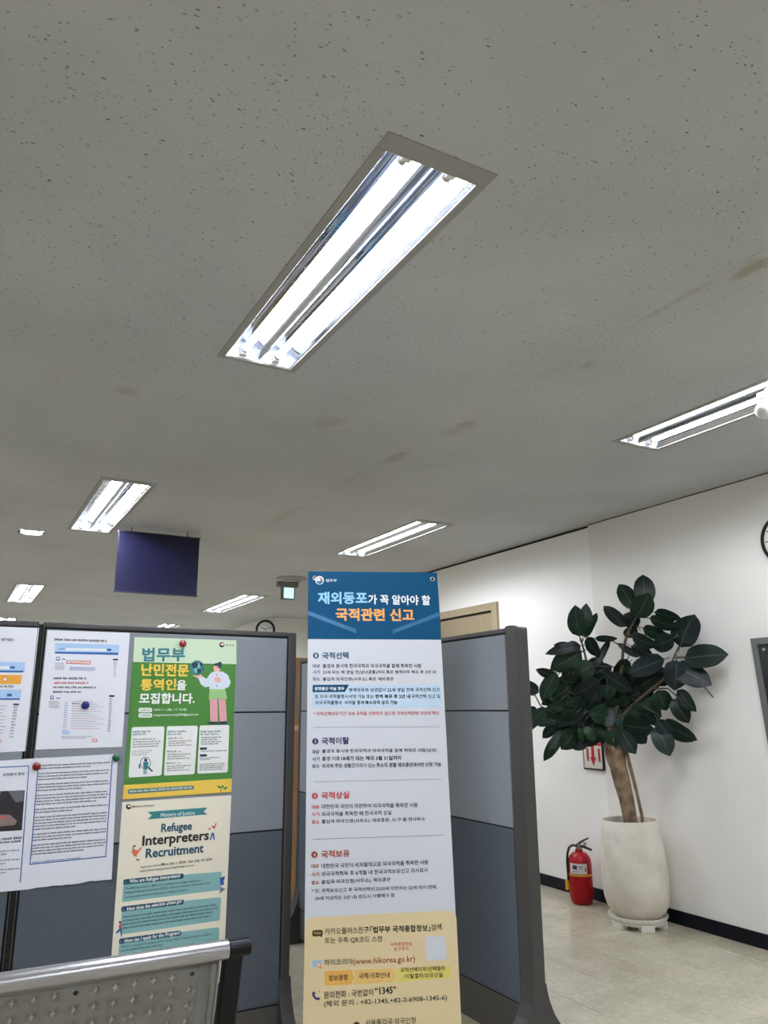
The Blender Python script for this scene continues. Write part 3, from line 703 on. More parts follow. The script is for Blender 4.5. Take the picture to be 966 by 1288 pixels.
for ci, q in enumerate(cards):
    p.quadr(M_white, q, .07)
    x = q[0][0]
    p.greek(M_teal, x + 6, 772, x + 140 + 6 * ci, 768, 17, ci); p.greek(M_teal, x + 4, 790, x + 100 + 30 * (ci == 2), 787, 14, ci)
for k in range(4): p.greek(M_ink, 132 - k * 2, 826 + k * 18, 300 + (k * 31) % 40, 820 + k * 18, 10, k)
for k in range(3): p.greek(M_grey, 124, 912 + k * 15, 270 - k * 20, 906 + k * 15, 8, k)
p.circ(M_teal, 222, 995, 40, 46); p.circ(M_white, 222, 995, 34, 40); p.circ(M_dk, 224, 972, 12); p.quadr(M_teal, [(204, 984), (246, 984), (240, 1035), (206, 1035)], .3); p.quadr(M_teal, [(174, 1000), (186, 1000), (184, 1035), (170, 1035)], .4)
p.poly(M_teal, [(208, 1035), (216, 1035), (216, 1078), (208, 1078)]); p.poly(M_teal, [(222, 1035), (230, 1035), (228, 1078), (220, 1078)]); p.poly(M_dk, [(246, 1020), (278, 1052), (270, 1060), (240, 1030)])
for (x, y, c) in ((388, 818, M_redi), (380, 916, M_redi), (376, 1002, M_redi)):
    p.greek(M_ink, x, y, x + 70, y - 2, 12, int(y)); p.greek(c, x + 82, y - 2, x + 108, y - 3, 10, 4)
    for k in range(3): p.greek(M_ink, x + 5, y + 20 + k * 16, x + 175 - (k % 2) * 40, y + 14 + k * 16, 9, k)
for k in range(4): p.greek(M_ink, 632, 812 + k * 16, 780 - (k % 2) * 25, 808 + k * 16, 10, k)
for y in (888, 938): p.quadr(M_dk, [(622, y - 8), (676, y - 9), (675, y + 8), (621, y + 9)], .4)
p.greek(M_ink, 632, 912, 822, 906, 9, 3); p.greek(M_ink, 622, 962, 765, 957, 9, 3); p.greek(M_ink, 620, 975, 700, 972, 8, 3)
for k in range(4): p.greek(M_ink, 622, 1008 + k * 14, 808 - k * 6, 1000 + k * 14, 9, k)
p.poly(M_yel, [(62, 1156), (859, 1108), (855.5, 1208), (55, 1262)])
p.quadr(mat('slate_print', (84, 128, 124), rough=.4), [(92, 1188), (580, 1158), (582, 1188), (92, 1224)], .45); p.greek(M_white, 105, 1212, 570, 1180, 15, 4)
for q in ([(745, 1160), (772, 1164), (782, 1180), (762, 1180)], [(780, 1160), (800, 1158), (798, 1172), (782, 1180)], [(790, 1182), (815, 1168), (830, 1172), (810, 1190)], [(776, 1178), (782, 1178), (780, 1212), (775, 1212)]): p.poly(M_g, q)
p.build(t)
# --- cream recruitment poster
M_cream = mat('cream_print', (240, 234, 216), rough=.5, spec=.2); M_lt = mat('light_teal_print', (134, 184, 186), rough=.4); M_navy2 = mat('deep_teal_print', (14, 78, 100), rough=.4); M_tl2 = mat('ribbon_teal', (52, 134, 138), rough=.4)
M_orange = mat('orange_print', (214, 110, 66), rough=.4)
t, p = sheet('cream_poster', 'cream poster with teal text boxes and ribbon, partly behind the bench back', [(153.7, 1009), (290.9, 1000.2), (280.6, 1235), (136, 1262)], M_cream, cat='poster')
p.view(135, 995, 5.727)
p.circ(M_ink, 153, 113, 19); p.circ(M_cream, 157, 109, 12, 8)
p.text(M_ink, 'Ministry of Justice', 178, 119, 336, 108, 14, .004)
p.poly(M_tl2, [(290, 150), (722, 118), (694, 148), (722, 168), (288, 204), (320, 176)]); p.text(M_white, 'Ministry of Justice', 384, 187, 630, 168, 27, .008)
p.text(M_navy2, 'Refugee', 388, 295, 608, 276, 58, .016); p.text(M_ink, 'Interpreters', 252, 393, 730, 349, 70, .016); p.text(M_navy2, 'Recruitment', 276, 481, 692, 440, 64, .016)
p.poly(M_bluei, [(735, 355), (752, 300), (768, 300), (775, 350), (765, 350), (757, 318), (746, 354)]); p.poly(M_redi, [(755, 245), (770, 258), (780, 230), (788, 232), (772, 275), (752, 256)]); p.circ(M_redi, 737, 272, 7)
p.poly(M_orange, [(172, 435), (200, 420), (215, 430), (245, 402), (250, 410), (215, 455), (208, 475), (190, 465)]); p.poly(M_ink, [(182, 430), (186, 395), (200, 388), (206, 400), (192, 402), (190, 432)]); p.poly(M_ink, [(206, 488), (232, 494), (230, 502), (208, 497)])
p.text(M_ink, 'Application Period', 238, 556, 384, 538, 14, .002); p.text(M_ink, 'Mon. July 1. 2024 - Sun. July 14. 2024', 390, 537, 754, 498, 19, .01); p.text(M_ink, 'Inquiry Email: refugeeinterpreting2024@gmail.com', 235, 582, 622, 540, 14, .003)
def tbox(q, hq, title, tx, lines):
    p.quadr(M_lt, q, .1); p.quadr(M_navy2, hq, .35); p.text(M_white, title, *tx, .014)
    p.circ(M_lt, tx[0] - 26, tx[1] - 6, 4)
    for (s, a, b, c, e, m) in lines:
        if s: p.text(M_ink, s, a, b, c, e, 15, m)
        else: p.greek(M_dk, a, b, c, e, 12, int(b))
tbox([(118, 640), (824, 580), (818, 712), (104, 800)], [(116, 637), (550, 592), (549, 630), (114, 676)], 'Who are Refugee Interpreters?', (160, 663, 526, 620, 26),
     [('The Ministry of Justice (MOJ) has commissioned refugee interpreters -', 130, 710, 685, 648, .002), ('Refugee Dedicated Interpreters (RDIs) - based on education requirements and', 126, 740, 736, 668, .002), ('test outcomes to ensure impartiality in refugee interviews', 124, 772, 578, 717, .002)])
tbox([(104, 840), (820, 763), (811, 932), (96, 1034)], [(102, 832), (551, 780), (550, 816), (98, 871)], 'How does the selection phase go?', (142, 862, 536, 803, 26),
     [(None, 112, 915, 790, 823, 0), (None, 110, 942, 798, 848, 0), (None, 106, 968, 770, 876, 0), (None, 106, 996, 750, 904, 0)])
tbox([(88, 1070), (808, 980), (797, 1170), (70, 1285)], [(86, 1063), (533, 1003), (532, 1040), (83, 1103)], 'How can I apply for the Program?', (124, 1092, 524, 1030, 26),
     [('Send a completed application along with a copy of your resident', 100, 1130, 755, 1035, .002), (None, 98, 1158, 410, 1112, 0), (None, 96, 1188, 630, 1105, 0), (None, 92, 1216, 378, 1170, 0)])
p.poly(M_bluei, [(808, 618), (822, 632), (840, 612), (848, 618), (838, 650), (842, 675), (815, 680)]); p.circ(M_ink, 828, 628, 8); p.poly(M_grey, [(815, 690), (852, 706), (806, 742), (812, 715)])
p.poly(M_redi, [(85, 960), (102, 955), (100, 995), (84, 992)]); p.poly(M_bluei, [(80, 995), (102, 990), (106, 1050), (98, 1050), (92, 1010), (64, 1030), (60, 1022)]); p.circ(M_ink, 92, 945, 9)
p.poly(M_redi, [(776, 1085), (795, 1108), (824, 1084), (810, 1112), (790, 1126)]); p.circ(M_ink, 797, 1090, 8)
p.build(t)

# round pins
def pin(x, y, rgb, word, where):
    c = ony(x, y, PY - .006); c = Vector((c.x, PY - .0038, c.z))
    A = Matrix(((1, 0, 0), (0, 0, -1), (0, 1, 0)))
    m = mat('pin_' + word.replace(' ', '_'), rgb, rough=.25, coat=.3)
    t = thing('push_pin', c, f'round {word} pin {where}', 'pin', 'round pins on the partition')
    MB().lathe([(.013, 0), (.0148, .002), (.0145, .006), (.011, .0095), (.005, .0112), (0, .0116)], c, 24, axis=A).build('pin_head', m, t, smooth=True)
    MB().lathe([(.0152, 0), (.0152, .0012), (.0145, .0018)], c, 24, axis=A).build('pin_collar', m, t, smooth=True)
pin(46, 964, (120, 6, 20), 'dark red', 'at the top left corner of the dense article sheet')
pin(146, 953, (8, 84, 58), 'green', 'at the top right corner of the dense article sheet')
pin(107.5, 887, (22, 30, 104), 'blue', 'in the sheet with the blue header bands')
pin(230, 809.5, (135, 8, 22), 'red', 'at the top of the green poster')

# ================================================================== STANDING BANNER
yaw, pit, rol = -.37957, -.12731, -.00309
BR_ = Matrix.Rotation(yaw, 3, 'Z') @ Matrix.Rotation(pit, 3, 'X') @ Matrix.Rotation(rol, 3, 'Y')
BO = Vector((1.38263, 3.20724, 1.96284)); bU = BR_.col[0].copy(); bN = -BR_.col[1].copy(); bD = -BR_.col[2].copy()
def bp(u, v, n=0.0): return BO + bU * u + bD * v + bN * n
M_bw = mat('banner_white', (208, 213, 221), rough=.5, spec=.3); M_bb = mat('banner_blue', (16, 72, 106), rough=.65, spec=.1); M_bb2 = mat('banner_blue_light', (30, 96, 134), rough=.45)
M_sky = mat('title_sky', (140, 200, 240), rough=.45); M_or = mat('title_orange', (236, 166, 84), rough=.45); M_nv = mat('title_navy', (24, 76, 108), rough=.45); M_vi = mat('title_violet', (38, 36, 88), rough=.45)
M_rd = mat('title_red', (186, 56, 72), rough=.45); M_br = mat('title_rust', (150, 60, 36), rough=.45); M_tx = mat('body_ink', (20, 22, 28), rough=.45); M_pb = mat('pale_blue_box', (188, 212, 232), rough=.45)
M_tan = mat('banner_tan', (222, 204, 160), rough=.45); M_a1 = mat('band_orange', (226, 172, 84), rough=.45); M_a2 = mat('band_gold', (228, 190, 110), rough=.45); M_a3 = mat('band_yellow', (224, 206, 110), rough=.45)
bn = thing('banner_stand', (1.62, 3.02, 0), 'tall standing banner, blue heading over white and tan printed text', 'banner')
vs = []
for n_ in (-.0006, .0): 
    vs += [bp(0, 0, n_), bp(.6, 0, n_), bp(.6, 1.9, n_), bp(0, 1.9, n_)]
MB().add(vs, F6).build('banner_sheet', M_bw, bn)
p = Print(BO, bN)
p.view(380, 710, 5.084)
p.poly(M_bb, [(38.2, 42.5), (864.5, 52), (890, 481), (35.8, 477)])
p.poly(M_bb2, [(36.8, 296), (346, 414), (346, 440), (36.8, 322)]); p.poly(M_bb2, [(580, 442), (580, 418), (882, 302), (883.5, 328)])
p.circ(M_white, 112, 101, 27); p.circ(M_nv, 112, 104, 21); p.circ(M_white, 106, 97, 14, 9); p.circ(M_rd, 122, 94, 8, 5)
p.text(M_white, '법무부', 153, 112, 222, 112, 19, .01)
p.text(M_sky, '재외동포', 102, 252, 417, 252, 76, .022); p.text(M_white, '가 꼭 알아야 할', 424, 254, 820, 260, 62, .014)
p.text(M_or, '국적관련 신고', 216, 358, 716, 362, 78, .022)
def num(n, x, y, r, m): p.circ(m, x, y, r, r * 1.02); p.text(M_white, n, x - 5, y + r * .5, x + 5, y + r * .5, r, .008)
num('1', 88, 583, 19, M_nv); p.text(M_nv, '국적선택', 129, 605, 297, 603, 43, .02)
for s, y in (('대상', 660), ('시기', 700), ('장소', 744)): p.text(M_nv, s, 68, y, 113, y, 23, .014)
p.text(M_tx, '출생과 동시에 한국국적과 외국국적을 함께 취득한 사람', 131, 662, 763, 661, 27, .012)
p.text(M_tx, '22세 되는 해 생일 전(남녀공통)까지 혹은 병역의무 해소 후 2년 내', 131, 704, 853, 702, 27, .012)
p.text(M_tx, '출입국·외국인청(사무소) 혹은 재외공관', 131, 748, 586, 747, 27, .012)
p.poly(M_pb, [(66, 772), (889, 768), (896, 914), (65, 918)]); p.poly(M_bb, [(68, 770), (300, 768), (274, 815), (67, 817)])
p.text(M_white, '원정출산 아닐 경우', 80, 805, 270, 804, 22, .014)
p.text(M_tx, '병역의무와 상관없이 22세 생일 전에 국적선택 신고', 300, 816, 881, 813, 26, .012)
p.text(M_tx, '및 외국 국적불행사서약 가능 또는', 82, 857, 460, 857, 26, .012); p.text(M_tx, '현역 복무 후 2년 내', 468, 857, 690, 856, 26, .016); p.text(M_tx, '국적선택 신고 및', 698, 856, 884, 855, 26, .012)
p.text(M_tx, '외국국적불행사  서약을 통해', 84, 896, 396, 896, 26, .012); p.text(M_tx, '복수국적 유지 가능', 404, 896, 609, 895, 26, .014)
p.text(M_rd, '* 국적선택의무기간 내에 국적을 선택하지 않으면 국적선택명령 대상에 해당', 70, 968, 876, 962, 25, .01)
p.view(380, 900, 4.83)
p.poly(M_grey, [(68, 71), (832, 67), (832, 69.5), (68, 73.5)])
num('2', 80, 157, 19, M_vi); p.text(M_vi, '국적이탈', 119, 177, 285, 173, 43, .02)
for s, y in (('대상', 232), ('시기', 276), ('장소', 319)): p.text(M_vi, s, 61, y, 105, y - 1, 23, .014)
p.text(M_tx, '출생과 동시에 한국국적과 외국국적을 함께 취득한 사람(남성)', 121, 231, 818, 224, 27, .012)
p.text(M_tx, '출생 이후', 121, 275, 230, 274, 27, .012); p.text(M_tx, '18세가 되는 해의 3월 31일까지', 238, 274, 601, 270, 27, .014)
p.text(M_tx, '외국에 주된 생활근거지가 있는', 121, 319, 445, 315, 27, .012); p.text(M_tx, '주소지 관할 재외공관에서만 신청 가능', 452, 315, 846, 309, 27, .014)
p.poly(M_grey, [(67, 402), (848, 385), (848, 387.5), (67, 404.5)])
num('3', 77, 489, 19, M_rd); p.text(M_rd, '국적상실', 118, 509, 286, 503, 43, .02)
for s, y in (('대상', 567), ('시기', 612), ('장소', 659)): p.text(M_rd, s, 58, y, 103, y - 1, 23, .014)
p.text(M_tx, '대한민국 국민이 자진하여 외국국적을 취득한 사람', 119, 567, 703, 557, 28, .012)
p.text(M_tx, '외국국적을 취득한 때 한국국적 상실', 119, 613, 543, 604, 28, .012)
p.text(M_tx, '출입국·외국인청(사무소), 재외공관, 시·구·읍·면사무소', 119, 660, 747, 643, 28, .012)
p.poly(M_grey, [(65, 750), (867, 725), (867, 728), (65, 753)])
num('4', 75, 846, 20, M_br); p.text(M_br, '국적보유', 117, 866, 289, 858, 44, .02)
for s, y in (('대상', 928), ('시기', 978), ('장소', 1028)): p.text(M_br, s, 56, y, 102, y - 2, 24, .014)
p.text(M_tx, '대한민국 국민이 비자발적으로 외국국적을 취득한 사람', 118, 930, 768, 905, 29, .012)
p.text(M_tx, '외국국적취득 후 6개월 내 한국국적보유신고 의사표시', 118, 978, 763, 952, 29, .012)
p.text(M_tx, '출입국·외국인청(사무소), 재외공관', 117, 1028, 538, 1011, 29, .012)
p.text(M_tx, '* 단, 국적보유신고 후 국적선택신고(20세 미만자는 22세 되기 전에,', 57, 1082, 820, 1056, 29, .012)
p.text(M_tx, '20세 이상자는 2년 내) 반드시 이행해야 함', 78, 1128, 563, 1107, 29, .012)
p.view(370, 1130, 4.391)
p.poly(M_tan, [(59, 160), (62, 135), (72, 118), (92, 107), (120, 103), (845, 67), (868, 70), (886, 84), (896, 105), (933, 890), (44, 890)])
M_kb = mat('icon_brown', (58, 34, 26), rough=.45)
p.quadr(M_kb, [(100, 176), (158, 173), (158, 208), (100, 211)], .35); p.poly(M_kb, [(140, 205), (156, 205), (152, 217)]); p.text(M_yel, 'TALK', 108, 199, 150, 197, 13, .012)
p.text(M_tx, '카카오플러스친구', 169, 202, 413, 191, 37, .012); p.text(M_tx, '「법무부 국적종합정보」', 420, 192, 752, 182, 38, .016); p.text(M_tx, '검색', 758, 180, 816, 174, 36, .012)
p.text(M_tx, '또는 우측 QR코드 스캔', 169, 252, 486, 242, 36, .012)
p.text(M_rd, '국적종합정보', 531, 266, 652, 261, 22, .004); p.text(M_rd, '친구추가', 552, 292, 632, 288, 22, .004)
p.poly(M_bw, [(722, 212), (836, 206), (842, 338), (728, 343)])
p.quadr(M_sky, [(99, 344), (153, 340), (153, 376), (99, 380)], .1); p.circ(M_or, 134, 367, 16); p.circ(M_bw, 134, 367, 10); p.poly(M_redi, [(144, 376), (152, 384), (148, 388), (140, 380)])
p.text(M_tx, '하이코리아', 166, 372, 325, 365, 35, .012); p.text(M_br, '(www.hikorea.go.kr)', 327, 364, 668, 348, 33, .01)
p.quadr(M_a1, [(168, 402), (320, 396), (320, 475), (168, 483)], .08); p.poly(M_a1, [(312, 397), (333, 434), (312, 476)])
p.poly(M_a2, [(322, 396), (545, 387), (562, 425), (547, 463), (324, 475), (343, 434)]); p.poly(M_a3, [(553, 387), (862, 372), (866, 440), (553, 463), (571, 425)])
p.text(M_tx, '정보광장', 190, 457, 298, 451, 32, .012); p.text(M_tx, '국적/귀화안내', 357, 446, 528, 438, 32, .012)
p.text(M_tx, '국적선택의무/선택절차', 587, 411, 835, 399, 28, .012); p.text(M_tx, '/이탈절차/보유상실', 606, 445, 820, 434, 28, .012)
M_pu = mat('phone_purple', (66, 44, 110), rough=.45)
p.poly(M_pu, [(98, 522), (108, 512), (118, 524), (113, 534), (124, 548), (136, 545), (144, 555), (134, 563), (118, 560), (102, 542)]); p.circ(M_grey, 130, 520, 13, a0=-80, a1=10, n=6); p.circ(M_tan, 126, 524, 8)
p.text(M_tx, '문의전화 : 국번없이', 164, 555, 437, 538, 40, .012); p.text(M_tx, '“1345”', 447, 531, 563, 523, 38, .018)
p.text(M_tx, '(해외 문의 : +82-1345,+82-2-6908-1345-6)', 164, 606, 845, 568, 40, .012)
p.circ(M_kb, 345, 700, 19); p.text(M_tx, '서울출입국·외국인청', 393, 706, 671, 690, 36, .01)
p.build(bn)
M_ms = mat('steel', None); AB = Matrix((bU, bD, bN)).transposed()
for (u, v) in ((.0275, .032), (.5735, .032), (.0275, 1.868), (.5735, 1.868)):
    MB().lathe([(.006, .0008), (.0065, .0022), (.009, .0026), (.0115, .0012), (.0118, .0)], bp(u, v, 0), 20, axis=AB).build('grommet', M_ms, bn, smooth=True)
    MB().lathe([(0, .0012), (.0062, .0012), (.0062, .0005)], bp(u, v, 0), 16, axis=AB).build('hook_tip', M_blk, bn)
hub = bp(.3, 1.0, -.09)
MB().lathe([(0, -.02), (.03, -.02), (.03, .02), (0, .02)], hub, 20, axis=AB).build('hub', M_blk, bn, smooth=True)
for (u, v) in ((.0275, .032), (.5735, .032), (.0275, 1.868), (.5735, 1.868)):
    e = bp(u, v, -.004); MB().tube([hub, hub.lerp(e, .5) - bN * .012, e], [.006, .005, .003], 8).build('arm', M_blk, bn, smooth=True)
hx = bp(.3, 1.9, -.02)
MB().tube([hub - bN * .02, (hub.x + .03, hub.y + .12, .012)], .008, 8).build('rear_leg', M_blk, bn, smooth=True)
for s in (-.26, .26):
    q = bp(.3 + s, 1.9, 0); MB().tube([hub, (q.x, q.y - .02, .012)], .007, 8).build('front_leg', M_blk, bn, smooth=True)

# ================================================================== BENCH (seen from behind)
bh = thing('waiting_bench', (.2, 2.1, 0), 'grey perforated metal waiting bench with silver top rail, bottom left corner', 'bench')
M_bk2 = mat('bench_black', (8, 8, 12), rough=.4, spec=.25)
M_bm = mat('bench_metal', (126, 125, 120), rough=.45, metal=.1); M_rail = mat('bench_rail', (176, 176, 178), rough=.28, metal=.75)
ba = Vector((.166, 1.978, .80)); bu = Vector((1, -.0118, 0)).normalized(); tl = math.radians(-14); wv = Vector((-.0118, -1, 0)).normalized()
bd_ = (Vector((0, 0, -1)) * math.cos(tl) + wv * math.sin(tl)).normalized(); bnrm = bu.cross(bd_).normalized()
if bnrm.y > 0: bnrm = -bnrm
def bb(u, d, n=0.0): return ba + bu * u + bd_ * d + bnrm * n
# back plate with star shaped holes
cu, cv = .0421, .0363
pm = MB(); st = MB(); st.flat = True; u1 = .474; uoff = .365 - .0421 * 30; 
cols = [uoff + cu * k for k in range(-2, 33)]; rowsd = [.0525 + cv * k for k in range(10)]
dark_holes = set()
def cell(uc, dc, hole):
    a, b, c, d = uc - cu/2, uc + cu/2, dc - cv/2, dc + cv/2
    if not hole:
        pm.add([bb(*q) for q in ((a, c), (uc, c), (b, c), (b, dc), (b, d), (uc, d), (a, d), (a, dc))], [tuple(range(8))]); return
    o = [(a, c), (uc, c), (b, c), (b, dc), (b, d), (uc, d), (a, d), (a, dc)]
    R1, R2 = .0105, .004
    i = []
    for k in range(8):
        an = math.radians(-135 + 45 * k); r = R2 if k % 2 == 0 else R1
        i.append((uc + r * math.cos(an), dc + r * math.sin(an)))
    vs = [bb(*q) for q in o] + [bb(*q) for q in i]
    pm.add(vs, [(k, (k+1) % 8, 8 + (k+1) % 8, 8 + k) for k in range(8)])
    st.add([bb(*q, -.0012) for q in i] + [bb(uc, dc, -.0012)], [(8, k, (k+1) % 8) for k in range(8)])
umin = -1.2
for k in range(-6, 60):
    uc = .365 + .0421 * (k - 36)
    uc += 0
    if uc < umin or uc > .43: continue
    for r, dc in enumerate(rowsd):
        # the first row skips one hole in six where the screws sit
        q = (36 - k)
        hole = not (r == 0 and (q % 6 in (5,))) and r < 9
        if r == 0 and k == 37: hole = False
        cell(uc, dc, hole)
ue = .365 + .0421 + .0421/2; us = .365 + .0421 * (math.ceil((umin - .365) / .0421)) - .0421/2
dT, dB = .0525 - cv/2, .0525 + cv * 9 + cv/2
pm.add([bb(ue, dT), bb(u1 - .016, dT), bb(u1 - .016, dB), bb(ue, dB)], [(0, 1, 2, 3)])
pm.add([bb(us, 0), bb(u1, 0), bb(u1, dT), bb(us, dT)], [(0, 1, 2, 3)]); pm.add([bb(us, dB), bb(u1, dB), bb(u1, dB + .03), bb(us, dB + .03)], [(0, 1, 2, 3)])
pm.add([bb(u1 - .0155, dT), bb(u1, dT), bb(u1, dB), bb(u1 - .0155, dB)], [(0, 1, 2, 3)])
st.build('star_perforations', mat('perforation_light', (196, 196, 188), rough=.5), bh, kind='stuff')  # fills added behind the holes; pale colour stands in for light through them
o = pm.build('back_plate', M_bm, bh, smooth=True); md = o.modifiers.new('s', 'SOLIDIFY'); md.thickness = .0022; md.offset = -1
MB().tube([bb(-1.22, .004, .004), bb(.49, .004, .004)], .0215, 24).build('top_rail', M_rail, bh, smooth=True)
for u in (.412, .155, -.102, -.359, -.616, -.873): MB().lathe([(.0058, 0), (.0058, .001), (.004, .0022), (0, .0026)], bb(u, .0505, .001), 16, axis=Matrix((bu, bd_, bnrm)).transposed()).build('screw', M_blk, bh, smooth=True)
MB().tube([bb(.475, .02, .003), bb(.475, .40, .003)], .0025, 8).build('edge_trim', M_rail, bh, smooth=True)
# black end frame
MB().tube([bb(.491, .006, .002), bb(.548, .006, .002)], [.0195, .0195], 20).build('end_cap', M_bk2, bh, bevel=.004)
for (ua, ub) in ((.484, .530), (-1.28, -1.235)):
    q = [bb(ua, .01, .016), bb(ub, .01, .016), bb(ub, .01, -.016), bb(ua, .01, -.016), bb(ua, .44, .016), bb(ub, .44, .016), bb(ub, .44, -.016), bb(ua, .44, -.016)]
    MB().add(q, F6).build('back_post', M_bk2, bh, bevel=.006)
    x0, x1 = bb(ua, 0).x, bb(ub, 0).x; yb = bb(ua, .44).y
    MB().prism([(yb - .02, .42), (yb + .45, .42), (yb + .45, .38), (yb + .28, .37), (yb + .26, .03), (yb + .45, .025), (yb + .45, 0), (yb - .1, 0), (yb - .1, .025), (yb + .2, .03), (yb + .2, .37), (yb - .02, .37)], x0, x1, 'x').build('leg', M_bk2, bh, bevel=.004)
yb = bb(0, .40).y
MB().box((-1.05, yb + .02, .415), (.64, yb + .46, .43)).build('seat_plate', M_bm, bh, bevel=.004)
MB().box((-1.07, yb + .2, .375), (.66, yb + .25, .414)).build('cross_beam', M_bk2, bh)

# ================================================================== FIRE EXTINGUISHER
ec = Vector((4.125, 4.565, 0)); ft = thing('fire_extinguisher', ec, 'red fire extinguisher standing on the floor by the right wall', 'extinguisher')
M_er = mat('extinguisher_red', (146, 3, 15), rough=.3, spec=.3)
R = .083
MB().lathe([(R * .72, 0), (R * .8, .004), (R * .92, .02), (R, .05), (R, .262), (R * .96, .288), (R * .85, .312), (R * .62, .332), (R * .33, .342), (R * .3, .36), (0, .36)], ec, 36).build('cylinder', M_er, ft, smooth=True)
lb = MB(); n = 14; vs = []; a_c = math.atan2(-ec.y, -ec.x)
for k in range(n + 1):
    a = a_c - .95 + 1.55 * k / n
    for z in (.205, .285): vs.append((ec.x + (R + .001) * math.cos(a), ec.y + (R + .001) * math.sin(a), z - (.012 if z > .25 else 0)))
lb.add(vs, [(2*k, 2*k+2, 2*k+3, 2*k+1) for k in range(n)]).build('label', mat('label_white', (206, 204, 206), rough=.4), ft, smooth=True)
lm = MB()
def lpatch(a0, a1, z0, z1):
    v = []
    for k in range(5):
        a = a_c + a0 + (a1 - a0) * k / 4
        for z in (z0, z1): v.append((ec.x + (R + .0018) * math.cos(a), ec.y + (R + .0018) * math.sin(a), z))
    lm.add(v, [(2*k, 2*k+2, 2*k+3, 2*k+1) for k in range(4)])
lpatch(-.65, -.25, .235, .262); lpatch(-.1, .2, .25, .256); lpatch(-.1, .2, .237, .24); lpatch(.4, .5, .222, .246); lpatch(-.65, -.2, .218, .222)
lm.build('label_print', mat('label_print', (70, 44, 74), rough=.4), ft)
MB().lathe([(R + .0005, .188), (R + .0022, .190), (R + .0022, .199), (R + .0005, .201)], ec, 36).build('yellow_band', mat('band_yellow_tape', (206, 150, 34), rough=.4), ft, smooth=True)
vr = Vector((.6, -.8, 0)).normalized()           # handle points this way (to the right and towards the camera)
vr = Vector((.8753, -.4836, 0))
MB().lathe([(.02, .36), (.02, .372), (.014, .38), (.014, .395), (0, .395)], ec, 16).build('valve', mat('valve_metal', (120, 112, 104), rough=.35, metal=.8), ft, smooth=True)
cz = Vector((0, 0, 1))
MB().tube([ec + cz*.385 - vr*.015, ec + cz*.402 + vr*.012, ec + cz*.42 + vr*.045, ec + cz*.432 + vr*.075], [.007, .009, .007, .005], 8).build('squeeze_lever', M_blk, ft, smooth=True)
MB().tube([ec + cz*.382, ec + cz*.372 + vr*.04, ec + cz*.356 + vr*.08, ec + cz*.35 + vr*.092], [.009, .009, .008, .008], 8).build('carry_handle', M_blk, ft, smooth=True)
MB().lathe([(.0, -.004), (.014, -.004), (.014, .004), (0, .004)], ec + cz*.392 + vr*.045, 16, axis=Matrix((vr, cz, vr.cross(cz))).transposed()).build('gauge', mat('gauge', (170, 168, 150), rough=.3), ft)
MB().tube([ec + cz*.38 - vr*.014, ec + cz*.385 - vr*.045, ec + cz*.37 - vr*.07, ec + cz*.33 - vr*.084, ec + cz*.27 - vr*.09, ec + cz*.18 - vr*.088, ec + cz*.15 - vr*.088], [.009]*7, 8).build('hose', M_blk, ft, smooth=True)
MB().box(ec - vr*.10 + cz*.09 + Vector((-.008, -.008, 0)), ec - vr*.10 + cz*.16 + Vector((.012, .008, 0))).build('yellow_tag', mat('tag_yellow', (222, 170, 40), rough=.5), ft)

# ================================================================== PLANT
PC = Vector((4.03, 3.95, 0)); pr_ = Vector((.8753, -.4836, 0)); pn = Vector((-.4836, -.8753, 0))     # right and towards-camera directions
pt = thing('rubber_plant_pot', PC, 'tall off-white rounded plant pot by the right wall, on a white plant caddy', 'pot')
M_pot = mat('pot_white', (228, 223, 211), rough=.6, spec=.3, noise=(7, .04, (208, 201, 186)), bump=(25, .15))
tilt = Matrix.Rotation(math.radians(1.2), 3, pn)
prof = [(.105, .056), (.145, .066), (.172, .092), (.19, .125), (.203, .17), (.209, .22), (.209, .29), (.205, .37), (.198, .47), (.189, .56), (.182, .632), (.178, .638), (.168, .634), (.165, .56), (.165, .58)]
pcn = PC + pr_ * .008
MB().lathe([(r, z) for r, z in prof], pcn, 48, axis=tilt).build('pot_body', M_pot, pt, smooth=True)
pso = MB().lathe([(0, .592), (.08, .596), (.164, .588)], pcn, 32, axis=tilt); pso.build('soil', mat('soil', (58, 46, 36), rough=.95, bump=(60, 1)), pt, smooth=True)
cdy = thing('plant_caddy', PC, 'low white round plastic plant caddy under the pot', 'plant stand')
M_cad = mat('caddy_white', (232, 230, 222), rough=.4)
MB().lathe([(0, .05), (.14, .05), (.168, .054), (.18, .072), (.186, .074), (.187, .068), (.178, .05), (.166, .046), (.163, .026), (.158, .026), (.155, .04), (0, .04)], PC, 48).build('tray', M_cad, cdy, smooth=True)
for k in range(5):
    a = math.radians(-135 + 72 * k + 18); c = PC + Vector((math.cos(a), math.sin(a), 0)) * .145
    ax = Vector((math.cos(a), math.sin(a), 0)); ay = Vector((-ax.y, ax.x, 0)); q = []
    for z in (0.0, .041):
        for (i, j) in ((-.03, -.042), (.03, -.042), (.03, .042), (-.03, .042)): q.append(c + ax * i + ay * j + cz * z)
    MB().add(q, F6).build('foot', M_cad, cdy, bevel=.003)

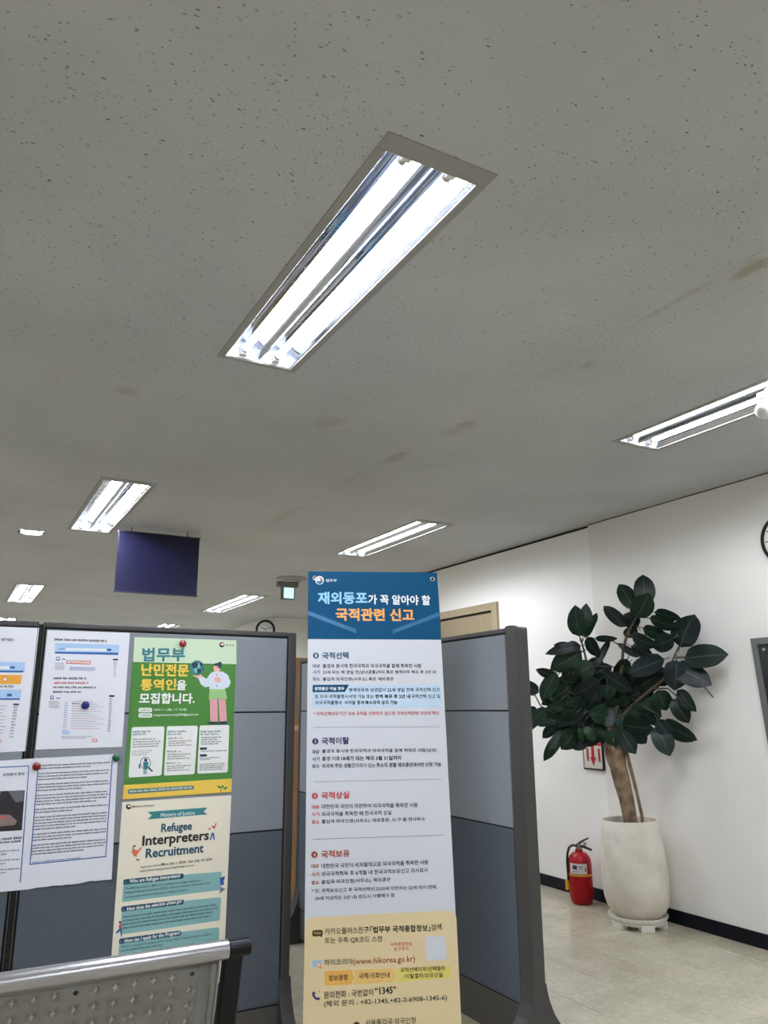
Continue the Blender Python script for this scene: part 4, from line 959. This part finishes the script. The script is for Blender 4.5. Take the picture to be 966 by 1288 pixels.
plant = thing('rubber_plant', (4.03, 3.95, .59), 'large rubber plant with dark green oval leaves and leaning brown trunk', 'plant')
def PP(x, y, off=0.0):
    """point of the plant under pixel (x, y): left of the trunk on the plane facing the camera, right of it following the wall"""
    d = ray(x, y); n1 = Vector((.4836, .8753, 0)); P0 = Vector((4.0, 3.96, 0))
    t1 = (P0 - CAM).dot(n1) / d.dot(n1)
    dd = Vector((.22, -.975, 0)); n2 = Vector((.975, .22, 0)).normalized(); P1 = Vector((3.985, 3.97, 0)); t2 = (P1 - CAM).dot(n2) / d.dot(n2)
    t = min(t1, t2); q = CAM + d * t
    return q - (q - CAM).normalized() * off
def bark():
    return mat('bark', (128, 108, 84), rough=.85, noise=(16, .35, (84, 68, 52)), bump=(40, .9))
M_bk = bark(); M_twig = mat('twig', (78, 68, 48), rough=.8)
def tp(r, z, o=0.0): return PC + pr_ * r + cz * z + pn * o
trunk = MB().tube([tp(.002, .59), tp(-.004, .66), tp(-.014, .76), tp(-.032, .86), tp(-.05, .96), tp(-.066, 1.04), tp(-.074, 1.10), tp(-.08, 1.2), tp(-.07, 1.30), tp(-.05, 1.38)], [.046, .045, .047, .052, .056, .064, .062, .056, .042, .028], 16)
rd = random.Random(5)
trunk.v = [tuple(Vector(v) + Vector((rd.uniform(-.003, .003), rd.uniform(-.003, .003), 0))) for v in trunk.v]
trunk.build('trunk', M_bk, plant, smooth=True)
MB().tube([tp(.075, .59, .02), tp(.07, .66, .03), tp(.056, .76, .03), tp(.034, .87, .04), tp(.012, .97, .05), tp(-.008, 1.08, .05)], [.011, .011, .010, .011, .012, .012], 8).build('side_stem', M_bk, plant, smooth=True)
def branch(pts, r0, r1, o=0.02, m=None):
    P = [PP(x, y, o if len(q) == 0 else q[0]) for (x, y, *q) in pts]; n = len(P)
    MB().tube(P, [r0 + (r1 - r0) * i / (n - 1) for i in range(n)], 8).build('branch', m or M_twig, plant, smooth=True)
tt = (772, 905)
branch([(775, 900), (778, 870), (782, 840), (784, 815), (790, 795), (801, 775)], .014, .007)
branch([(780, 905), (795, 888), (818, 868), (838, 852), (846, 830)], .014, .006)
branch([(846, 830), (853, 815), (855, 812)], .006, .005); branch([(846, 828), (858, 826), (864, 827)], .005, .004)
branch([(770, 890), (755, 870), (742, 850), (735, 820), (730, 802)], .013, .005)
branch([(765, 895), (740, 880), (715, 870), (700, 862)], .012, .006); branch([(715, 872), (690, 893), (680, 888), (668, 865)], .006, .004)
branch([(765, 905), (745, 895), (728, 915), (722, 925)], .009, .004); branch([(735, 845), (752, 838), (775, 839)], .006, .004)
branch([(785, 905), (805, 900), (825, 905), (840, 908)], .009, .004); branch([(818, 866), (840, 866), (856, 880)], .006, .004)
branch([(720, 860), (712, 835), (725, 818)], .007, .004); branch([(784, 815), (770, 806)], .005, .004); branch([(786, 800), (805, 797), (815, 800)], .005, .004)
branch([(884, 862, .06), (891, 870, .06), (897, 877, .06)], .0045, .005)
def leaf_mat(name, c, c2):
    return mat(name, c, rough=.45, spec=.22, noise=(14, .2, c2), bump=(30, .3))
M_lf = [leaf_mat('leaf_dark', (16, 35, 27), (10, 24, 19)), leaf_mat('leaf_mid', (20, 44, 28), (13, 31, 19)), leaf_mat('leaf_blue', (20, 32, 33), (12, 22, 23))]
M_lb2 = leaf_mat('leaf_bright', (28, 60, 28), (20, 44, 22)); M_rib = mat('leaf_rib', (40, 60, 42), rough=.5)
lr = random.Random(11)
def leaf(bx, by, tx, ty, w, off=.03, kind=None, droop=None):
    ob = off; ot = off + (lr.uniform(-.05, .05)); b = PP(bx, by, ob); t = PP(tx, ty, ot)
    ax = (t - b); L = ax.length; ax.normalize()
    view = (CAM - b).normalized(); wm = w / F * (b - CAM).length
    n = (view - ax * view.dot(ax)).normalized(); roll = lr.uniform(-.55, .55); n = Matrix.Rotation(roll, 3, ax) @ n; sd = ax.cross(n).normalized()
    hw = wm / 2 / max(.75, math.cos(roll)); bend = (lr.uniform(.01, .035) if droop is None else droop) * (L / .2)
    fold = lr.uniform(.1, .28)
    rows = 9; vs = []; fs = []; mi = []
    for j in range(rows):
        s = j / (rows - 1)
        wd = hw * (math.sin(math.pi * min(1, s * 1.0) ** .84) ** .5 if 0 < s < 1 else 0.0)
        if j == rows - 2: wd *= .86
        c = b + ax * (L * s) - n * (bend * (s - .3) ** 2 * 3)
        wv_ = math.sin(s * 9 + roll * 5) * .004
        for k in (-1, -.55, -.05, .05, .55, 1):
            vs.append(c + sd * (wd * k) + n * (abs(k) * wd * fold - (abs(k) ** 2) * wd * fold * .7 + (wv_ if abs(k) == 1 else 0)))
    for j in range(rows - 1):
        for k in range(5):
            fs.append((j*6+k, j*6+k+1, (j+1)*6+k+1, (j+1)*6+k)); mi.append(1 if k == 2 else 0)
    mb = MB(); mb.flat = True
    vs = [Vector((min(v.x, WX - .012), v.y, v.z)) for v in vs]
    mb.add(vs, fs); mb.m = mi
    # petiole
    o0 = len(mb.v); pb = b - ax * .035 - view * .01
    mb.tube([(min(pb.x, WX - .012), pb.y, pb.z), b, b + ax * L * .12], [.003, .003, .002], 5, mi=1)
    m0 = kind if kind is not None else M_lf[lr.choice((0, 0, 1, 1, 2))]
    ob_ = mb.build('leaf', [m0, M_rib], plant)
    for pl_ in ob_.data.polygons: pl_.use_smooth = True
D_, G_, Bz = M_lf
LEAVES = [
 (812,760,809,721,25,.03,D_),(799,766,778,733,21,.04,G_),(800,777,817,747,26,.07,G_),(823,770,854,779,14,.0,D_),(816,778,851,791,14,.02,D_),
 (855,814,870,771,31,.03,Bz),(860,828,915,822,27,.03,D_),(808,790,840,803,15,.0,G_),(848,802,820,816,21,.04,Bz),(793,799,822,814,15,.04,D_),
 (805,826,773,809,9,.05,Bz),(793,812,819,824,15,-.02,D_),(836,829,788,846,23,.06,Bz),(788,788,757,761,16,.0,D_),(802,789,783,768,20,-.02,Bz),
 (800,789,784,804,14,-.02,D_),(846,837,895,860,27,.05,Bz),(851,830,850,868,28,.07,Bz),(832,845,794,872,26,.02,D_),(827,868,839,894,22,.02,G_),
 (852,868,873,894,16,.0,D_),(846,879,867,909,20,.03,D_),(832,908,875,933,19,.03,D_),(826,913,843,950,24,.05,D_),(827,905,844,930,17,.07,Bz),
 (800,882,830,900,24,.02,G_),(803,896,832,910,14,.05,D_),(782,912,819,918,24,.05,D_),(797,913,811,935,20,.03,D_),(779,915,798,947,22,.05,D_),
 (773,920,762,943,19,.05,G_),(775,905,753,900,20,.07,D_),(762,848,794,870,20,.09,Bz),(764,860,764,882,19,.1,G_),(790,834,773,848,15,.0,G_),
 (789,829,775,853,17,.02,D_),(729,801,721,761,22,.02,G_),(733,801,739,759,18,.0,D_),(735,802,750,769,12,.04,G_),(738,801,753,827,15,.03,D_),
 (748,803,777,804,8,.02,D_),(746,842,770,800,9,.03,Bz),(731,812,688,820,13,.06,Bz),(726,818,697,810,13,.0,D_),(730,818,713,808,13,-.01,D_),
 (732,820,694,842,27,.03,G_),(747,834,714,858,24,.06,G_),(702,852,675,843,12,.02,D_),(700,846,680,881,19,.04,G_),(717,850,689,869,11,.06,Bz),
 (678,871,652,858,16,.02,Bz),(722,860,683,889,20,.04,G_),(755,855,721,878,20,.09,Bz),(688,890,655,921,16,.04,G_),(676,892,656,894,9,.02,D_),
 (713,887,686,893,11,.06,G_),(714,890,692,905,17,.03,G_),(705,904,677,911,10,.03,D_),(700,909,683,929,13,.02,D_),(706,922,684,957,14,.04,G_),
 (711,918,690,943,13,.03,G_),(723,918,709,943,20,.04,G_),(738,929,719,941,17,.05,G_),(722,893,701,926,21,.05,G_),(734,898,711,925,19,.07,Bz),
 (728,914,733,934,7,.1,M_lb2),(735,914,749,932,11,.11,M_lb2),(742,896,776,904,22,.08,G_),(752,868,740,892,17,.06,Bz),(712,840,727,868,22,.02,G_),
 (745,850,768,835,18,.0,D_),(715,872,698,895,20,.02,D_),(760,885,742,915,22,.04,D_),(705,845,722,825,18,.0,G_)]
for a in LEAVES: leaf(a[0], a[1], a[2], a[3], a[4], a[5], a[6])
for k in range(46):                                   # inner leaves filling the crown
    an = lr.uniform(0, 6.283); r = lr.uniform(.1, 1); cx = 752 + 38 * r * math.cos(an); cy = 880 + 34 * r * math.sin(an)
    a2 = an + lr.uniform(-.8, .8); leaf(cx, cy, cx + 32 * math.cos(a2), cy + 28 * math.sin(a2) + 4, lr.uniform(18, 24), lr.uniform(-.1, .04), lr.choice((D_, D_, G_)))
for (a, b, c, d_, w_) in ((770, 905, 752, 932, 24), (775, 900, 795, 925, 24), (768, 890, 790, 912, 24), (762, 912, 778, 938, 22), (780, 905, 760, 925, 22), (770, 880, 748, 900, 24), (785, 880, 768, 905, 24), (790, 870, 772, 885, 22), (745, 915, 735, 938, 20), (812, 880, 795, 905, 24), (815, 850, 790, 860, 22), (800, 868, 822, 880, 22), (790, 890, 812, 905, 22), (775, 860, 800, 850, 20), (690, 870, 715, 885, 18), (842, 842, 825, 862, 20)):
    leaf(a, b, c, d_, w_, .02 if a < 792 and b > 865 else -.04, D_ if a % 2 else G_)

# ------------------------------------------------------------------ tidy
for o in list(bpy.data.objects):
    if '_o' in o: del o['_o']
bpy.context.view_layer.update()
